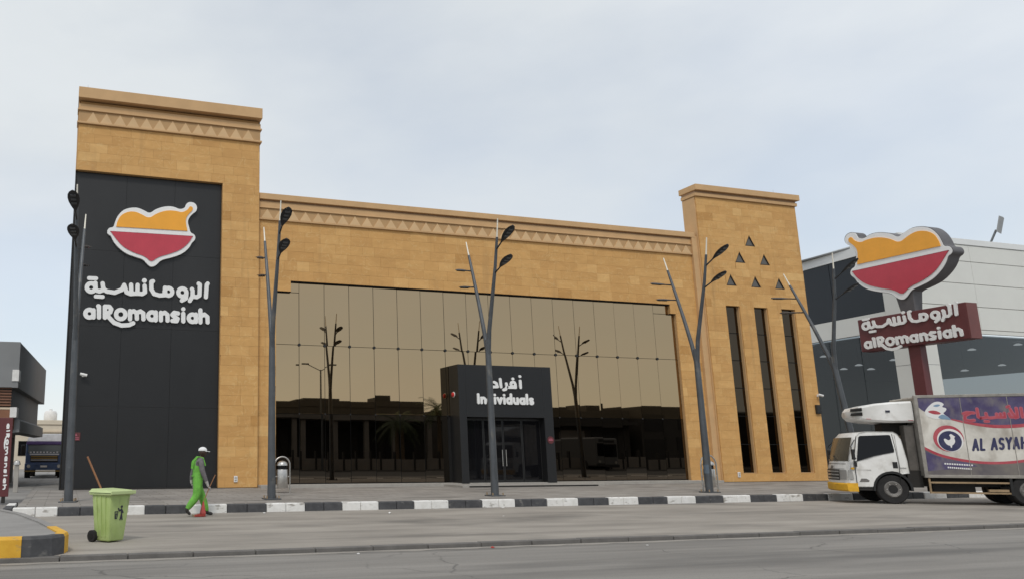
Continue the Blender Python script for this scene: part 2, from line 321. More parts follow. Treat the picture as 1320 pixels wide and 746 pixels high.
class MB:
    """collects geometry for ONE mesh object"""
    def __init__(s): s.v = []; s.f = []; s.m = []
    def add(s, v, f, mi=0):
        n = len(s.v); s.v += [tuple(p) for p in v]; s.f += [tuple(i + n for i in q) for q in f]; s.m += [mi] * len(f)
        return s
    def box(s, x0, x1, y0, y1, z0, z1, b=0.0, mi=0):
        if b <= 0:
            v = [(x0,y0,z0),(x1,y0,z0),(x1,y1,z0),(x0,y1,z0),(x0,y0,z1),(x1,y0,z1),(x1,y1,z1),(x0,y1,z1)]
            return s.add(v, [(3,2,1,0),(4,5,6,7),(0,1,5,4),(1,2,6,5),(2,3,7,6),(3,0,4,7)], mi)
        bm = bmesh.new(); bmesh.ops.create_cube(bm, size=1)
        for q in bm.verts: q.co = Vector(((q.co.x+.5)*(x1-x0)+x0, (q.co.y+.5)*(y1-y0)+y0, (q.co.z+.5)*(z1-z0)+z0))
        bmesh.ops.bevel(bm, geom=bm.edges[:], offset=b, segments=2, profile=0.5, affect='EDGES')
        return s.bm(bm, mi)
    def bm(s, bm, mi=0):
        bm.verts.index_update()
        s.add([q.co for q in bm.verts], [[q.index for q in f.verts] for f in bm.faces], mi); bm.free(); return s
    def hexa(s, p, mi=0):
        return s.add(p, [(3,2,1,0),(4,5,6,7),(0,1,5,4),(1,2,6,5),(2,3,7,6),(3,0,4,7)], mi)
    def tube(s, pts, rad, n=12, mi=0, cap=True):
        pts = [Vector(p) for p in pts]
        if not hasattr(rad, '__len__'): rad = [rad] * len(pts)
        v = []; f = []; up = None
        for i, p in enumerate(pts):
            d = (pts[min(i+1, len(pts)-1)] - pts[max(i-1, 0)]).normalized()
            if up is None:
                up = Vector((0,0,1)) if abs(d.z) < 0.9 else Vector((1,0,0))
            a = d.cross(up).normalized(); b = a.cross(d).normalized(); up = b
            for k in range(n):
                t = 2*math.pi*k/n; v.append(p + (a*math.cos(t) + b*math.sin(t))*rad[i])
        for i in range(len(pts)-1):
            for k in range(n):
                f.append((i*n+k, i*n+(k+1)%n, (i+1)*n+(k+1)%n, (i+1)*n+k))
        if cap:
            f.append(tuple(range(n))[::-1]); f.append(tuple(range((len(pts)-1)*n, len(pts)*n)))
        return s.add(v, f, mi)
    def lathe(s, prof, n=20, c=(0,0,0), mi=0):
        v = []; f = []
        for r, z in prof:
            for k in range(n):
                t = 2*math.pi*k/n; v.append((c[0]+r*math.cos(t), c[1]+r*math.sin(t), c[2]+z))
        for i in range(len(prof)-1):
            for k in range(n): f.append((i*n+k, i*n+(k+1)%n, (i+1)*n+(k+1)%n, (i+1)*n+k))
        f.append(tuple(range(n))[::-1]); f.append(tuple(range((len(prof)-1)*n, len(prof)*n)))
        return s.add(v, f, mi)
    def prism(s, poly, y0, y1, mi=0):
        """polygon in the x-z plane, extruded from y0 (front) to y1 (back)"""
        A = sum(poly[i][0]*poly[(i+1)%len(poly)][1]-poly[(i+1)%len(poly)][0]*poly[i][1] for i in range(len(poly)))
        if A < 0: poly = poly[::-1]
        n = len(poly)
        v = [(x, y0, z) for x, z in poly] + [(x, y1, z) for x, z in poly]
        f = [tuple(range(n)), tuple(range(2*n-1, n-1, -1))] + [(i, i+n, (i+1)%n+n, (i+1)%n) for i in range(n)]
        return s.add(v, f, mi)
    def build(s, name, mats, parent=None, smooth=False, tint=None, loc=None):
        me = bpy.data.meshes.new(name); me.from_pydata(s.v, [], s.f)
        if isinstance(mats, str): mats = [mats]
        for k in mats: me.materials.append(MATS[k])
        if any(s.m): me.polygons.foreach_set('material_index', s.m)
        if tint is not None:
            a = me.attributes.new('tint', 'FLOAT', 'FACE')
            a.data.foreach_set('value', [tint]*len(s.f) if not hasattr(tint, '__len__') else tint)
        me.validate(); me.update()
        if smooth:
            me.polygons.foreach_set('use_smooth', [True]*len(me.polygons))
            try: me.set_sharp_from_angle(angle=R(smooth if smooth is not True else 40))
            except Exception: pass
        o = bpy.data.objects.new(name, me); C.objects.link(o)
        if parent is not None: o.parent = parent
        if loc: o.location = loc
        return o

def single(name, mb, mats, label, cat, group=None, smooth=False):
    return setp(mb.build(name, mats, None, smooth), label, cat, group)

def copy_tree(o, parent=None):
    c = o.copy(); C.objects.link(c); c.parent = parent
    for ch in list(o.children): copy_tree(ch, c)
    return c

def chaikin(p, n=2):
    for _ in range(n):
        q = []
        for i in range(len(p)):
            a, b = p[i], p[(i+1) % len(p)]
            q += [(a[0]*.75+b[0]*.25, a[1]*.75+b[1]*.25), (a[0]*.25+b[0]*.75, a[1]*.25+b[1]*.75)]
        p = q
    return p

def stroke_mesh(strokes, rad, res=0.022, y0=-0.08, y1=0.0, sx=1.0, mi=0):
    """rounded stroke lettering: union of thick strokes contoured by marching squares, extruded to a solid"""
    segs = []
    for s in strokes:
        if s[0] == 'c':
            _, cx, cy, r = s
            pts = [(cx+r*math.cos(2*math.pi*k/20), cy+r*math.sin(2*math.pi*k/20)) for k in range(21)]
        else: pts = s
        pts = [(a*sx, b) for a, b in pts]
        segs += list(zip(pts[:-1], pts[1:]))
    xs = [p[0] for s in segs for p in s]; zs = [p[1] for s in segs for p in s]
    x0, x1, z0, z1 = min(xs)-rad-res*1.5, max(xs)+rad+res*1.5, min(zs)-rad-res*1.5, max(zs)+rad+res*1.5
    nx, nz = int((x1-x0)/res)+2, int((z1-z0)/res)+2
    X, Z = np.meshgrid(x0+res*np.arange(nx), z0+res*np.arange(nz), indexing='ij')
    D = np.full(X.shape, 1e9)
    for (ax, az), (bx, bz) in segs:
        dx, dz = bx-ax, bz-az; L = dx*dx+dz*dz+1e-12
        t = np.clip(((X-ax)*dx+(Z-az)*dz)/L, 0, 1)
        D = np.minimum(D, np.hypot(X-ax-t*dx, Z-az-t*dz))
    D -= rad
    D[np.abs(D) < 1e-6] = 1e-6
    mb = MB(); idx = {}; V = []; F = []
    def vert(key):
        if key not in idx:
            if len(key) == 2: p = (X[key], Z[key])
            else:
                a, b = (key[0], key[1]), (key[2], key[3]); t = D[a]/(D[a]-D[b])
                p = (X[a]+t*(X[b]-X[a]), Z[a]+t*(Z[b]-Z[a]))
            idx[key] = len(V); V.append(p)
        return idx[key]
    ins = D < 0
    cells = np.argwhere(ins[:-1,:-1] | ins[1:,:-1] | ins[1:,1:] | ins[:-1,1:])
    for i, j in cells:
        i = int(i); j = int(j)
        c = [(i,j),(i+1,j),(i+1,j+1),(i,j+1)]
        poly = []
        for k in range(4):
            a, b = c[k], c[(k+1)%4]
            if ins[a]: poly.append(vert(a))
            if ins[a] != ins[b]:
                lo, hi = (a, b) if a < b else (b, a)
                poly.append(vert((*lo, *hi)))
        if len(poly) >= 3: F.append(tuple(poly))
    n = len(V)
    cnt = {}
    for f in F:
        for k in range(len(f)):
            e = (f[k], f[(k+1)%len(f)]); cnt[e] = cnt.get(e, 0)+1
    side = [(a, a+n, b+n, b) for (a, b) in cnt if (b, a) not in cnt]
    mb.add([(x, y0, z) for x, z in V] + [(x, y1, z) for x, z in V], F + [s[::-1] for s in side][::1], mi)
    return mb

# glyphs: x-height 1, centre-line strokes
def arc(cx, cy, rx, ry, a0, a1, n=10):
    return [(cx+rx*math.cos(R(a0+(a1-a0)*k/n)), cy+ry*math.sin(R(a0+(a1-a0)*k/n))) for k in range(n+1)]
GL = {
 'a': (0.92, [arc(.45,.5,.28,.31,0,360,16), [(.74,.19),(.74,.81)]]),
 'l': (0.40, [[(.2,.19),(.2,1.3)]]),
 'i': (0.40, [[(.2,.19),(.2,.81)], [(.2,1.2),(.2,1.21)]]),
 'n': (0.90, [[(.19,.19),(.19,.81)], arc(.45,.53,.26,.28,180,0)+[(.71,.19)]]),
 'u': (0.90, [[(.19,.81)]+arc(.45,.47,.26,.28,180,360), [(.71,.81),(.71,.19)]]),
 'd': (0.92, [arc(.45,.5,.28,.31,0,360,16), [(.74,.19),(.74,1.3)]]),
 'v': (0.88, [[(.18,.81),(.44,.19),(.70,.81)]]),
 's': (0.78, [arc(.40,.66,.2,.16,40,270,8)+arc(.40,.34,.2,.16,90,-140,8)]),
 'I': (0.42, [[(.2,.19),(.2,1.22)]]),
 'A': (0.95, [[(.12,.1),(.47,1.25),(.82,.1)], [(.25,.45),(.70,.45)]]),
 'L': (0.72, [[(.15,1.25),(.15,.1),(.6,.1)]]),
 'S': (0.82, [arc(.40,.95,.27,.29,40,270,8)+arc(.40,.39,.27,.29,90,-140,8)]),
 'Y': (0.85, [[(.1,1.25),(.43,.68),(.43,.1)], [(.76,1.25),(.43,.68)]]),
 'H': (0.90, [[(.14,.1),(.14,1.25)], [(.72,.1),(.72,1.25)], [(.14,.68),(.72,.68)]]),
 ' ': (0.5, []),
}
def text_letters(txt, size, x, z, slant=0.0, sx=1.0, gap=0.0):
    """returns (char, strokes) for each letter, laid out from x on baseline z"""
    out = []
    for ch in txt:
        w, st = GL[ch]
        out.append((ch, [[(x+(px*sx+slant*pz)*size, z+pz*size) for px, pz in s] for s in st]))
        x += (w*sx+gap)*size
    return [o for o in out if o[1]], x

WORD = {
 'alef':[[(2.361,0.841),(2.327,0.795),(2.302,0.281)]],
 'lam_reh':[[(1.991,0.815),(2.044,0.778),(2.036,0.337),(1.925,0.261),(1.773,0.279)],[(1.723,0.579),(1.75,0.527),(1.755,0.295),(1.648,0.097)]],
 'waw':[('c',1.339,0.416,0.164),[(1.503,0.404),(1.491,0.193),(1.326,0.088)]],
 'meem_alef':[('c',0.776,0.415,0.155),[(0.631,0.572),(0.653,0.278),(0.429,0.248),(0.205,0.3),(0.094,0.476),(0.084,0.779),(0.146,0.805)]],
 'noon_seen_yeh':[[(-0.179,0.603),(-0.153,0.345),(-0.255,0.27),(-0.409,0.275),(-0.534,0.268),(-0.719,0.244),(-0.878,0.304),(-0.98,0.586)],[(-0.455,0.617),(-0.451,0.294)],[(-0.712,0.615),(-0.687,0.281)],[(-0.98,0.586),(-1.063,0.396),(-1.337,0.261),(-1.645,0.295),(-1.775,0.39),(-1.816,0.601)],[(-1.765,0.348),(-1.928,0.279),(-2.064,0.322)],('c',-2.246,0.413,0.164),[(-2.093,0.605),(-2.064,0.322)]],
 'dot':[[(-0.198,0.81),(-0.194,0.81)]],
 'dots':[[(-2.053,0.072),(-1.789,0.07)]],
 'dots2':[[(-2.343,0.782),(-2.072,0.786)]],
 'L_a':[('c',-2.262,-0.617,0.155),[(-2.116,-0.476),(-2.104,-0.76)]],
 'L_l':[[(-1.939,-0.306),(-1.914,-0.322),(-1.895,-0.75)]],
 'L_R':[[(-1.669,-0.748),(-1.688,-0.31),(-1.517,-0.31),(-1.441,-0.399),(-1.476,-0.528),(-1.608,-0.577),(-1.499,-0.749),(-1.309,-0.933),(-1.02,-1.03),(-0.735,-1.0),(-0.573,-0.917)]],
 'L_o':[('c',-1.066,-0.593,0.182)],
 'L_m':[[(-0.714,-0.439),(-0.702,-0.766)],[(-0.712,-0.512),(-0.579,-0.433),(-0.452,-0.499),(-0.436,-0.732)],[(-0.444,-0.498),(-0.31,-0.428),(-0.195,-0.499),(-0.179,-0.741)]],
 'L_a2':[('c',0.154,-0.597,0.155),[(0.295,-0.441),(0.305,-0.761)]],
 'L_n':[[(0.501,-0.443),(0.51,-0.752)],[(0.503,-0.516),(0.652,-0.432),(0.764,-0.516),(0.775,-0.752)]],
 'L_s':[[(1.182,-0.44),(1.028,-0.417),(0.955,-0.507),(1.059,-0.593),(1.175,-0.656),(1.135,-0.757),(0.965,-0.752)]],
 'L_i':[[(1.395,-0.438),(1.403,-0.754)],[(1.391,-0.256),(1.395,-0.256)]],
 'L_a3':[('c',1.772,-0.607,0.155),[(1.91,-0.448),(1.917,-0.751)]],
 'L_h':[[(2.087,-0.265),(2.098,-0.765)],[(2.093,-0.517),(2.255,-0.431),(2.379,-0.525),(2.392,-0.751)]],
}
LOGO_OUT = [(-1.79,0.01),(-1.72,0.17),(-1.54,0.2),(-1.5,0.4),(-1.41,0.67),(-1.22,0.93),(-0.97,1.06),(-0.64,1.11),(-0.35,1.01),(-0.13,0.89),(0.11,1.11),(0.49,1.26),(0.83,1.28),(1.09,1.17),(1.31,1.27),(1.33,1.42),(1.47,1.54),(1.69,1.52),(1.81,1.36),(1.78,1.16),(1.61,1.03),(1.49,0.87),(1.42,0.68),(1.5,0.42),(1.55,0.22),(1.7,0.17),(1.77,0.04),(1.73,-0.09),(1.62,-0.19),(1.52,-0.42),(1.23,-0.7),(0.81,-0.88),(0.39,-1.0),(0.19,-1.25),(0.0,-1.33),(-0.15,-1.23),(-0.32,-1.03),(-0.61,-0.96),(-1.02,-0.84),(-1.36,-0.58),(-1.55,-0.34),(-1.62,-0.15),(-1.75,-0.1)]
LOGO_ORA = [(-1.44,0.23),(-1.44,0.23),(-1.4,0.45),(-1.29,0.7),(-1.05,0.87),(-0.76,0.93),(-0.47,0.84),(-0.15,0.67),(0.16,0.93),(0.58,1.09),(0.97,1.09),(1.18,1.04),(1.42,1.18),(1.5,1.36),(1.63,1.3),(1.61,1.17),(1.44,1.0),(1.32,0.76),(1.42,0.28),(1.42,0.28)]
LOGO_RED = [(-1.65,0.02),(-1.65,0.02),(1.64,0.07),(1.64,0.07),(1.51,-0.2),(1.18,-0.53),(0.72,-0.74),(0.26,-0.9),(-0.01,-1.14),(-0.24,-0.91),(-0.7,-0.79),(-1.16,-0.57),(-1.48,-0.2)]

# ------------------------------------------------------------------ ground, road, kerbs
def sheet(name, x0, x1, y0, y1, z, m, th=0.05):
    return setp(MB().box(x0, x1, y0, y1, z-th, z).build(name, m), kind='structure')
setp(MB().box(-1500, 1500, -1500, 1500, -0.6, -0.13).build('ground', 'forecourt'), kind='structure')
sheet('road', -200, 260, 7.0, 12.52, -0.07, 'road')
sheet('far_carriageway', -200, 260, -9.5, 7.0, -0.074, 'darkened_asphalt')  # unseen half of the road, made dark so the mirrored ground stays dim
lane = sheet('parking_lane', -120, 200, 12.66, 20.62, 0.0, 'lane', 0.12)
sheet('forecourt', -1.1, 200, 20.80, 120, 0.185, 'forecourt', 0.3)
MB_al = MB().add([(-80,20.62,0.0),(-1.12,20.62,0.0),(-1.12,27,0.185),(-80,27,0.185),(-80,120,0.185),(-1.12,120,0.185)], [(0,1,2,3),(3,2,5,4)])
setp(MB_al.build('alley', 'forecourt'), kind='structure')
setp(MB().box(-1.1, 120, 20.80, 30.9, 0.10, 0.20).build('sidewalk', 'paver'), kind='structure')
sheet('far_pavement', -200, 260, -30, -9.7, 0.05, 'edging', 0.2)

# edging stones between lane and road
edge = setp(MB().box(-120, 200, 12.54, 12.64, -0.12, -0.012).build('edging_strip', 'edging'), kind='structure')
x = -1.0
while x < 48:
    L = 1.0
    dz = random.uniform(-0.006, 0.008)
    MB().box(x+0.008, x+L-0.008, 12.50+random.uniform(-.008,.008), 12.668, -0.115, 0.006+dz, 0.012).build('edging_stone', 'edging', edge)
    x += L
# sandy dust gathered at the foot of the edging (a thin ragged ribbon)
v = []; f = []
for i in range(330):
    xx = -1 + i*0.15
    w = 0.10 + 0.10*abs(math.sin(i*0.37+math.sin(i*.11)*2)) + random.uniform(0, .05)
    v += [(xx, 12.49, -0.064), (xx, 12.49-w, -0.066)]
    if i: f.append((2*i-2, 2*i-1, 2*i+1, 2*i))
setp(MB().add(v, f).build('dust_line', 'dust'), 'pale sandy dust lying along the foot of the low edging stones', 'dust', kind='stuff')

# black and white kerb
kerb = setp(MB().box(-1.05, 120, 20.70, 20.80, -0.1, 0.13).build('kerb', 'concrete'), kind='structure')
x0k, unit = -1.17, 0.5335
PH = [(-1.01,0),(-0.14,1),(0.90,0),(1.99,1),(3.07,0),(4.14,1)]
for i in range(120):
    xa = x0k + i*unit
    blk = ((i+0) // 2) % 2          # two stones of each colour in turn
    m = 'kerb_white' if blk == 0 else 'kerb_black'
    j = random.uniform(-.006, .006)
    MB().box(xa+.005, xa+unit-.005, 20.60+j, 20.805+j, -0.06, 0.218+random.uniform(-.005,.005), 0.025).build('kerb_stone', m, kerb)
for i in range(5):                  # the kerb turns back into the alley
    MB().box(-1.40, -1.185, 20.62+i*unit, 20.62+(i+1)*unit-.01, -0.06, 0.212, 0.025).build('kerb_stone', 'kerb_black' if i % 4 < 2 else 'kerb_white', kerb)

# traffic island with yellow / black kerb
isl = [(-30,12.55),(-0.42,12.55),(-0.12,12.66),(0.06,12.90),(0.12,13.25),(-0.25,15.4),(-0.75,17.6),(-1.35,19.2),(-30,19.2)]
def inset(p, d):
    out = []
    n = len(p)
    for i in range(n):
        a, b, c = Vector(p[i-1]), Vector(p[i]), Vector(p[(i+1) % n])
        d1 = (b-a).normalized(); d2 = (c-b).normalized()
        n1 = Vector((-d1.y, d1.x)); n2 = Vector((-d2.y, d2.x))
        m = (n1+n2); m = m/ max(1e-6, m.dot(n1)) if m.length > 1e-6 else n1
        out.append(tuple(b + m*d))
    return out
ins = inset(isl, 0.17)
v = [(px, py, 0.27) for px, py in ins]; f = [tuple(range(len(ins)))]
island = setp(MB().add(v, f).build('traffic_island', 'concrete'), kind='structure')
def kerb_piece(a, b, ia, ib, m):
    h = 0.295
    p = [(*a,-0.12),(*b,-0.12),(*ib,-0.12),(*ia,-0.12)]
    a2 = tuple(np.array(a)*.87+np.array(ia)*.13); b2 = tuple(np.array(b)*.87+np.array(ib)*.13)
    mb = MB()
    mb.add([(*a,-.12),(*b,-.12),(*ib,-.12),(*ia,-.12),(*a,h-.04),(*b,h-.04),(*b2,h),(*a2,h),(*ib,h),(*ia,h)],
           [(0,1,5,4),(4,5,6,7),(7,6,8,9),(1,2,8,6,5),(3,0,4,7,9),(2,3,9,8)])
    mb.build('kerb_stone', m, island)
def lerp(a, b, t): return (a[0]+(b[0]-a[0])*t, a[1]+(b[1]-a[1])*t)
# front run
xs = [-8, -6.9, -5.8, -4.7, -3.6, -2.5, -1.53, -0.97, -0.70, -0.425]
cols = ['kerb_yellow','kerb_black','kerb_yellow','kerb_black','kerb_black','kerb_yellow','kerb_yellow','kerb_black','kerb_black']
xs = [-6.1, -5.0, -3.9, -2.8, -1.7, -0.55]; cols = ['kerb_black','kerb_yellow','kerb_yellow','kerb_black','kerb_yellow']
for i in range(len(xs)-1):
    kerb_piece((xs[i]+.005,12.55),(xs[i+1]-.005,12.55),(xs[i]+.005,12.72),(xs[i+1]-.005,12.72), cols[i])
pa = [(-0.55,12.55)]+isl[1:5]; pi_ = [(-0.55,12.72)]+[tuple(q) for q in ins[1:5]]
for i, m in zip(range(4), ['kerb_black','kerb_black','kerb_black','kerb_yellow']):
    kerb_piece(pa[i], pa[i+1], pi_[i], pi_[i+1], m)
for s in range(4, 7):
    for t in range(2):
        kerb_piece(lerp(isl[s],isl[s+1],t/2), lerp(isl[s],isl[s+1],(t+1)/2), lerp(ins[s],ins[s+1],t/2), lerp(ins[s],ins[s+1],(t+1)/2),
                   'kerb_yellow' if (s == 4 and t == 0) else 'concrete')

# ------------------------------------------------------------------ the restaurant building
B = thing('restaurant_building', 'sandstone-clad restaurant with two towers, a bronze mirror glass front and black entrance portal', 'building', (0, 0, 0))
FY, MY = 30.60, 30.86         # front planes of towers and of the wall between them
MB().box(-0.12, 7.36, FY+0.28, 38.5, 0.1, 15.6).box(-.10, 7.34, FY+.05, FY+.29, 12.66, 15.6).box(5.80, 7.34, FY+.05, FY+.29, .1, 12.67).build('tower_core', 'stone_joint', B)
MB().box(7.37, 29.75, MY+0.25, 48, 0.1, 12.0).box(7.37, 29.75, MY+.05, MY+.26, 8.70, 12.0).box(7.37, 8.18, MY+.05, MY+.26, .1, 8.71).box(28.48, 29.75, MY+.05, MY+.26, .1, 8.71)\
    .box(8.17, 8.82, MY+.05, MY+.26, 8.26, 8.71).box(28.17, 28.49, MY+.05, MY+.26, 8.26, 8.71).build('wall_core', 'stone_joint', B)
MB().box(30.12, 36.48, FY+0.42, FY+.86, 0.1, 14.3).box(30.12, 36.48, FY+.86, 45, .1, 12.0)\
    .box(30.12, 31.28, FY+.05, FY+.43, .1, 14.3).box(35.67, 36.48, FY+.05, FY+.43, .1, 14.3)\
    .box(31.27, 35.68, FY+.05, FY+.43, 8.78, 14.3).box(31.27, 35.68, FY+.05, FY+.43, .1, .60)\
    .box(32.16, 33.02, FY+.05, FY+.43, .59, 8.79).box(33.90, 34.76, FY+.05, FY+.43, .59, 8.79).build('tower_core', 'stone_joint', B)

def sub_rect(r, h):
    x0,x1,z0,z1 = r; a0,a1,c0,c1 = h
    if a0 >= x1 or a1 <= x0 or c0 >= z1 or c1 <= z0: return [r]
    out = []
    if a0 > x0: out.append((x0,a0,z0,z1))
    if a1 < x1: out.append((a1,x1,z0,z1))
    m0, m1 = max(x0,a0), min(x1,a1)
    if c0 > z0: out.append((m0,m1,z0,c0))
    if c1 < z1: out.append((m0,m1,c1,z1))
    return out
TILES = []       # (poly or rect, plane y, depth)
def tile_wall(x0, x1, z0, z1, y, holes=(), row=0.40):
    nrow = max(1, round((z1-z0)/row)); h = (z1-z0)/nrow
    for j in range(nrow):
        za, zb = z0+j*h, z0+(j+1)*h
        x = x0 - random.uniform(0, .7)
        while x < x1:
            w = random.choice((.55,.7,.85,.85,1.0,1.15))
            rects = [(max(x,x0), min(x+w,x1), za, zb)]
            if rects[0][1]-rects[0][0] > 0.02:
                for hh in holes:
                    rects = [q for r in rects for q in sub_rect(r, hh)]
                for r in rects:
                    if r[1]-r[0] > 0.03 and r[3]-r[2] > 0.03: TILES.append((r, y))
            x += w
TRI = [(33.24,12.0),(32.56,11.3-.28),(34.08,11.24-.27),(31.81,10.06-.28),(33.34,10.06-.28),(34.86,10.06-.28)]
TRI = [(33.24,11.94),(32.50,11.02),(34.06,11.00),(31.79,9.80),(33.33,9.80),(34.85,9.80)]
TW, TH = 0.64, 0.58
triholes = [(x-TW/2, x+TW/2, z, z+TH) for x, z in TRI]
slits = [(31.29,32.15,0.61,8.77),(33.03,33.89,0.61,8.77),(34.77,35.66,0.61,8.77)]
tile_wall(-0.14, 7.38, 12.66, 14.60, FY)                                   # left tower, above the black panel
tile_wall(5.80, 7.38, 0.20, 12.66, FY)
tile_wall(7.40, 29.74, 8.71, 11.28, MY)
tile_wall(7.40, 8.20, 0.20, 8.71, MY); tile_wall(28.47, 29.74, 0.20, 8.71, MY)
tile_wall(8.20, 8.84, 8.25, 8.71, MY); tile_wall(28.16, 28.47, 8.25, 8.71, MY)
tile_wall(30.10, 36.50, 0.20, 14.32, FY, triholes + slits)
TILES.sort(key=lambda t: -((t[0][1]-t[0][0])*(t[0][3]-t[0][2]))/((t[0][0]**2+t[1]**2+(t[0][2]-1.5)**2)**1.2))
def tile_geo(mb, r, y, dz):
    x0,x1,z0,z1 = r; g = .0022
    mb.box(x0+g, x1-g, y+dz, y+.055, z0+g, z1-g)
def rtint(): return random.choice([random.uniform(.2,.8)]*4 + [random.uniform(.1,.94)]*3 + [random.uniform(0,1)]*2)
rest = MB(); rt = []
for i, (r, y) in enumerate(TILES):
    dz = random.uniform(-.002, .002); tv = rtint()
    if i < 300:
        mb = MB(); tile_geo(mb, r, y, dz); mb.build('stone_tile', 'stone', B, tint=tv)
    else:
        tile_geo(rest, r, y, dz); rt += [tv]*6
for x, z in TRI:      # mitred stones beside each triangular window
    rest.prism([(x-TW/2+.004,z+.004),(x-.006,z+TH-.003),(x-TW/2+.004,z+TH-.003)], FY-.002, FY+.055); rt += [.5]*5
    rest.prism([(x+TW/2-.004,z+.004),(x+TW/2-.004,z+TH-.003),(x+.006,z+TH-.003)], FY-.002, FY+.055); rt += [.5]*5
setp(rest.build('stone_cladding', 'stone', B, tint=rt), kind='stuff')
# side returns of the right tower (left flank above the roof) and left tower flank
MB().box(30.06, 30.118, FY+.06, FY+.86, 0.2, 14.3).build('tower_flank', 'trim_stone', B)
MB().box(36.482, 36.53, FY+.06, 44, 0.2, 14.3).build('tower_flank', 'trim_stone', B)
MB().box(-0.17, -0.122, FY+.30, 38.5, 12.66, 15.6).build('tower_flank', 'trim_stone', B)
MB().box(-0.165, -0.122, FY+.20, 38.5, 0.2, 12.655).build('tower_flank', 'black_panel', B)
MB().box(-0.17, -0.142, FY+.06, FY+.30, 12.66, 15.6).build('tower_flank', 'trim_stone', B)
MB().box(7.382, 7.40, FY+.06, MY+.2, 0.2, 15.6).build('tower_flank', 'trim_stone', B)
# pilaster strip beside the right tower
MB().box(29.745, 30.095, FY+.13, FY+.6, 0.2, 12.25).build('pilaster', 'trim_stone', B)
# reveals of slits and glass opening come from the cores; dark windows set in the slits
for x0,x1,z0,z1 in slits:
    MB().box(x1-.03, x1, FY+.056, FY+.24, z0, z1).build('window_reveal', 'trim_stone', B)
    MB().box(x0, x0+.02, FY+.056, FY+.24, z0, z1).build('window_reveal', 'trim_stone', B)
    MB().box(x0+.02, x1-.03, FY+.056, FY+.24, z0, z0+.02).build('window_sill', 'trim_stone', B)
    w = MB().box(x0+.02, x1-.031, FY+.21, FY+.24, z0+.02, z1).build('slit_window', 'black_gap', B)
    nz = 6; hh = (z1-z0-.02)/nz
    for k in range(nz):
        p = MB().box(x0+.04, x1-.05, -.006, .006, -hh/2+.02, hh/2-.02).build('pane', 'slit_glass', w)
        p.location = (0, FY+.20, z0+.02+hh*(k+.5)); p.rotation_euler = (R(random.uniform(-.3,.3)), 0, 0)
for x, z in TRI:
    t = MB()
    p0 = [(x-TW/2+.03,z+.012),(x+TW/2-.03,z+.012),(x,z+TH-.05)]
    t.prism(p0, FY+.046, FY+.06)
    t.build('triangular_window', 'tri_glass', B)
    fr = MB()
    a = [(x-TW/2+.004,z+.003),(x+TW/2-.004,z+.003),(x,z+TH-.006)]
    cx, cz = x, z+TH*.36
    b = [((px-cx)*.80+cx, (pz-cz)*.80+cz) for px, pz in a]
    for k in range(3):
        q = [a[k], a[(k+1)%3], b[(k+1)%3], b[k]]
        fr.prism(q, FY+.012, FY+.05)
    fr.build('window_frame', 'chassis', B)

# cornices and friezes
def band(name, x0, x1, y, z0, z1, proud, m='trim_stone', back=0.5, b=0.012):
    return MB().box(x0, x1, y-proud, y+back, z0, z1, b).build(name, m, B)
band('cornice', -0.20, 7.44, FY, 15.64, 16.10, .26, 'trim_stone', 8.0)
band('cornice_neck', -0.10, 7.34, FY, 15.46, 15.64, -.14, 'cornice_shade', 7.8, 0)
band('cornice_band', -0.17, 7.41, FY, 15.24, 15.46, .05, 'trim_stone', 7.85)
band('frieze_ledge', -0.21, 7.46, FY, 15.17, 15.24, .10)
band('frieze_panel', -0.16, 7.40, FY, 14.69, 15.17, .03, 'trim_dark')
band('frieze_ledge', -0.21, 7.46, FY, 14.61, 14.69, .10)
n = 13; st = 7.0/n
for i in range(n):
    xc = .13 + st*(i+.5)
    MB().prism([(xc-st*.46,14.70),(xc+st*.46,14.70),(xc,15.14)], FY-.062, FY-.028).build('frieze_triangle', 'frieze_pale', B)
band('cornice', 7.42, 29.95, MY, 12.18, 12.44, .14, 'trim_stone', 1.0)
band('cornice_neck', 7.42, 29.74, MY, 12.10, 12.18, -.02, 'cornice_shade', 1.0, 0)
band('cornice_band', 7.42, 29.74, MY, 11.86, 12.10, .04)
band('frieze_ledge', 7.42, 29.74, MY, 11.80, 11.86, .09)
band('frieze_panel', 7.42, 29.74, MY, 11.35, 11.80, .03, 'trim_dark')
band('frieze_ledge', 7.42, 29.74, MY, 11.28, 11.35, .09)
n = 39; st = 22.2/n
for i in range(n):
    xc = 7.5 + st*(i+.5)
    MB().prism([(xc-st*.46,11.36),(xc+st*.46,11.36),(xc,11.77)], MY-.062, MY-.028).build('frieze_triangle', 'frieze_pale', B)
band('cornice', 29.98, 36.66, FY, 14.62, 14.92, .20, 'trim_stone', .95)
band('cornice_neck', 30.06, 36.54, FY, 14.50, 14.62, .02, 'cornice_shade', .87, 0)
band('cornice_band', 30.03, 36.57, FY, 14.33, 14.50, .09, 'trim_stone', .90)
# parapet roof
MB().box(7.45, 29.7, MY+1.0, 47.9, 11.9, 12.2).build('roof', 'ledge', B)
MB().box(-0.05, 7.3, FY+.2, 38.4, 15.5, 15.9).build('roof', 'ledge', B)

# black cladding panels of the left tower
px = [-0.10, 1.88, 3.84, 5.79]; pz = [0.24, 3.3, 6.4, 9.45, 12.64]
for i in range(3):
    for j in range(4):
        o = MB().box(px[i]+.0025, px[i+1]-.0025, FY+.20, FY+.26, pz[j]+.0025, pz[j+1]-.0025, .004).build('cladding_panel', 'black_panel', B)
MB().box(-.115, 5.795, FY+.24, FY+.285, .2, 12.655).build('panel_backing', 'chassis', B)
MB().box(-.115, 5.79, FY+.12, FY+.30, .2, .245).build('plinth_strip', 'chassis', B)

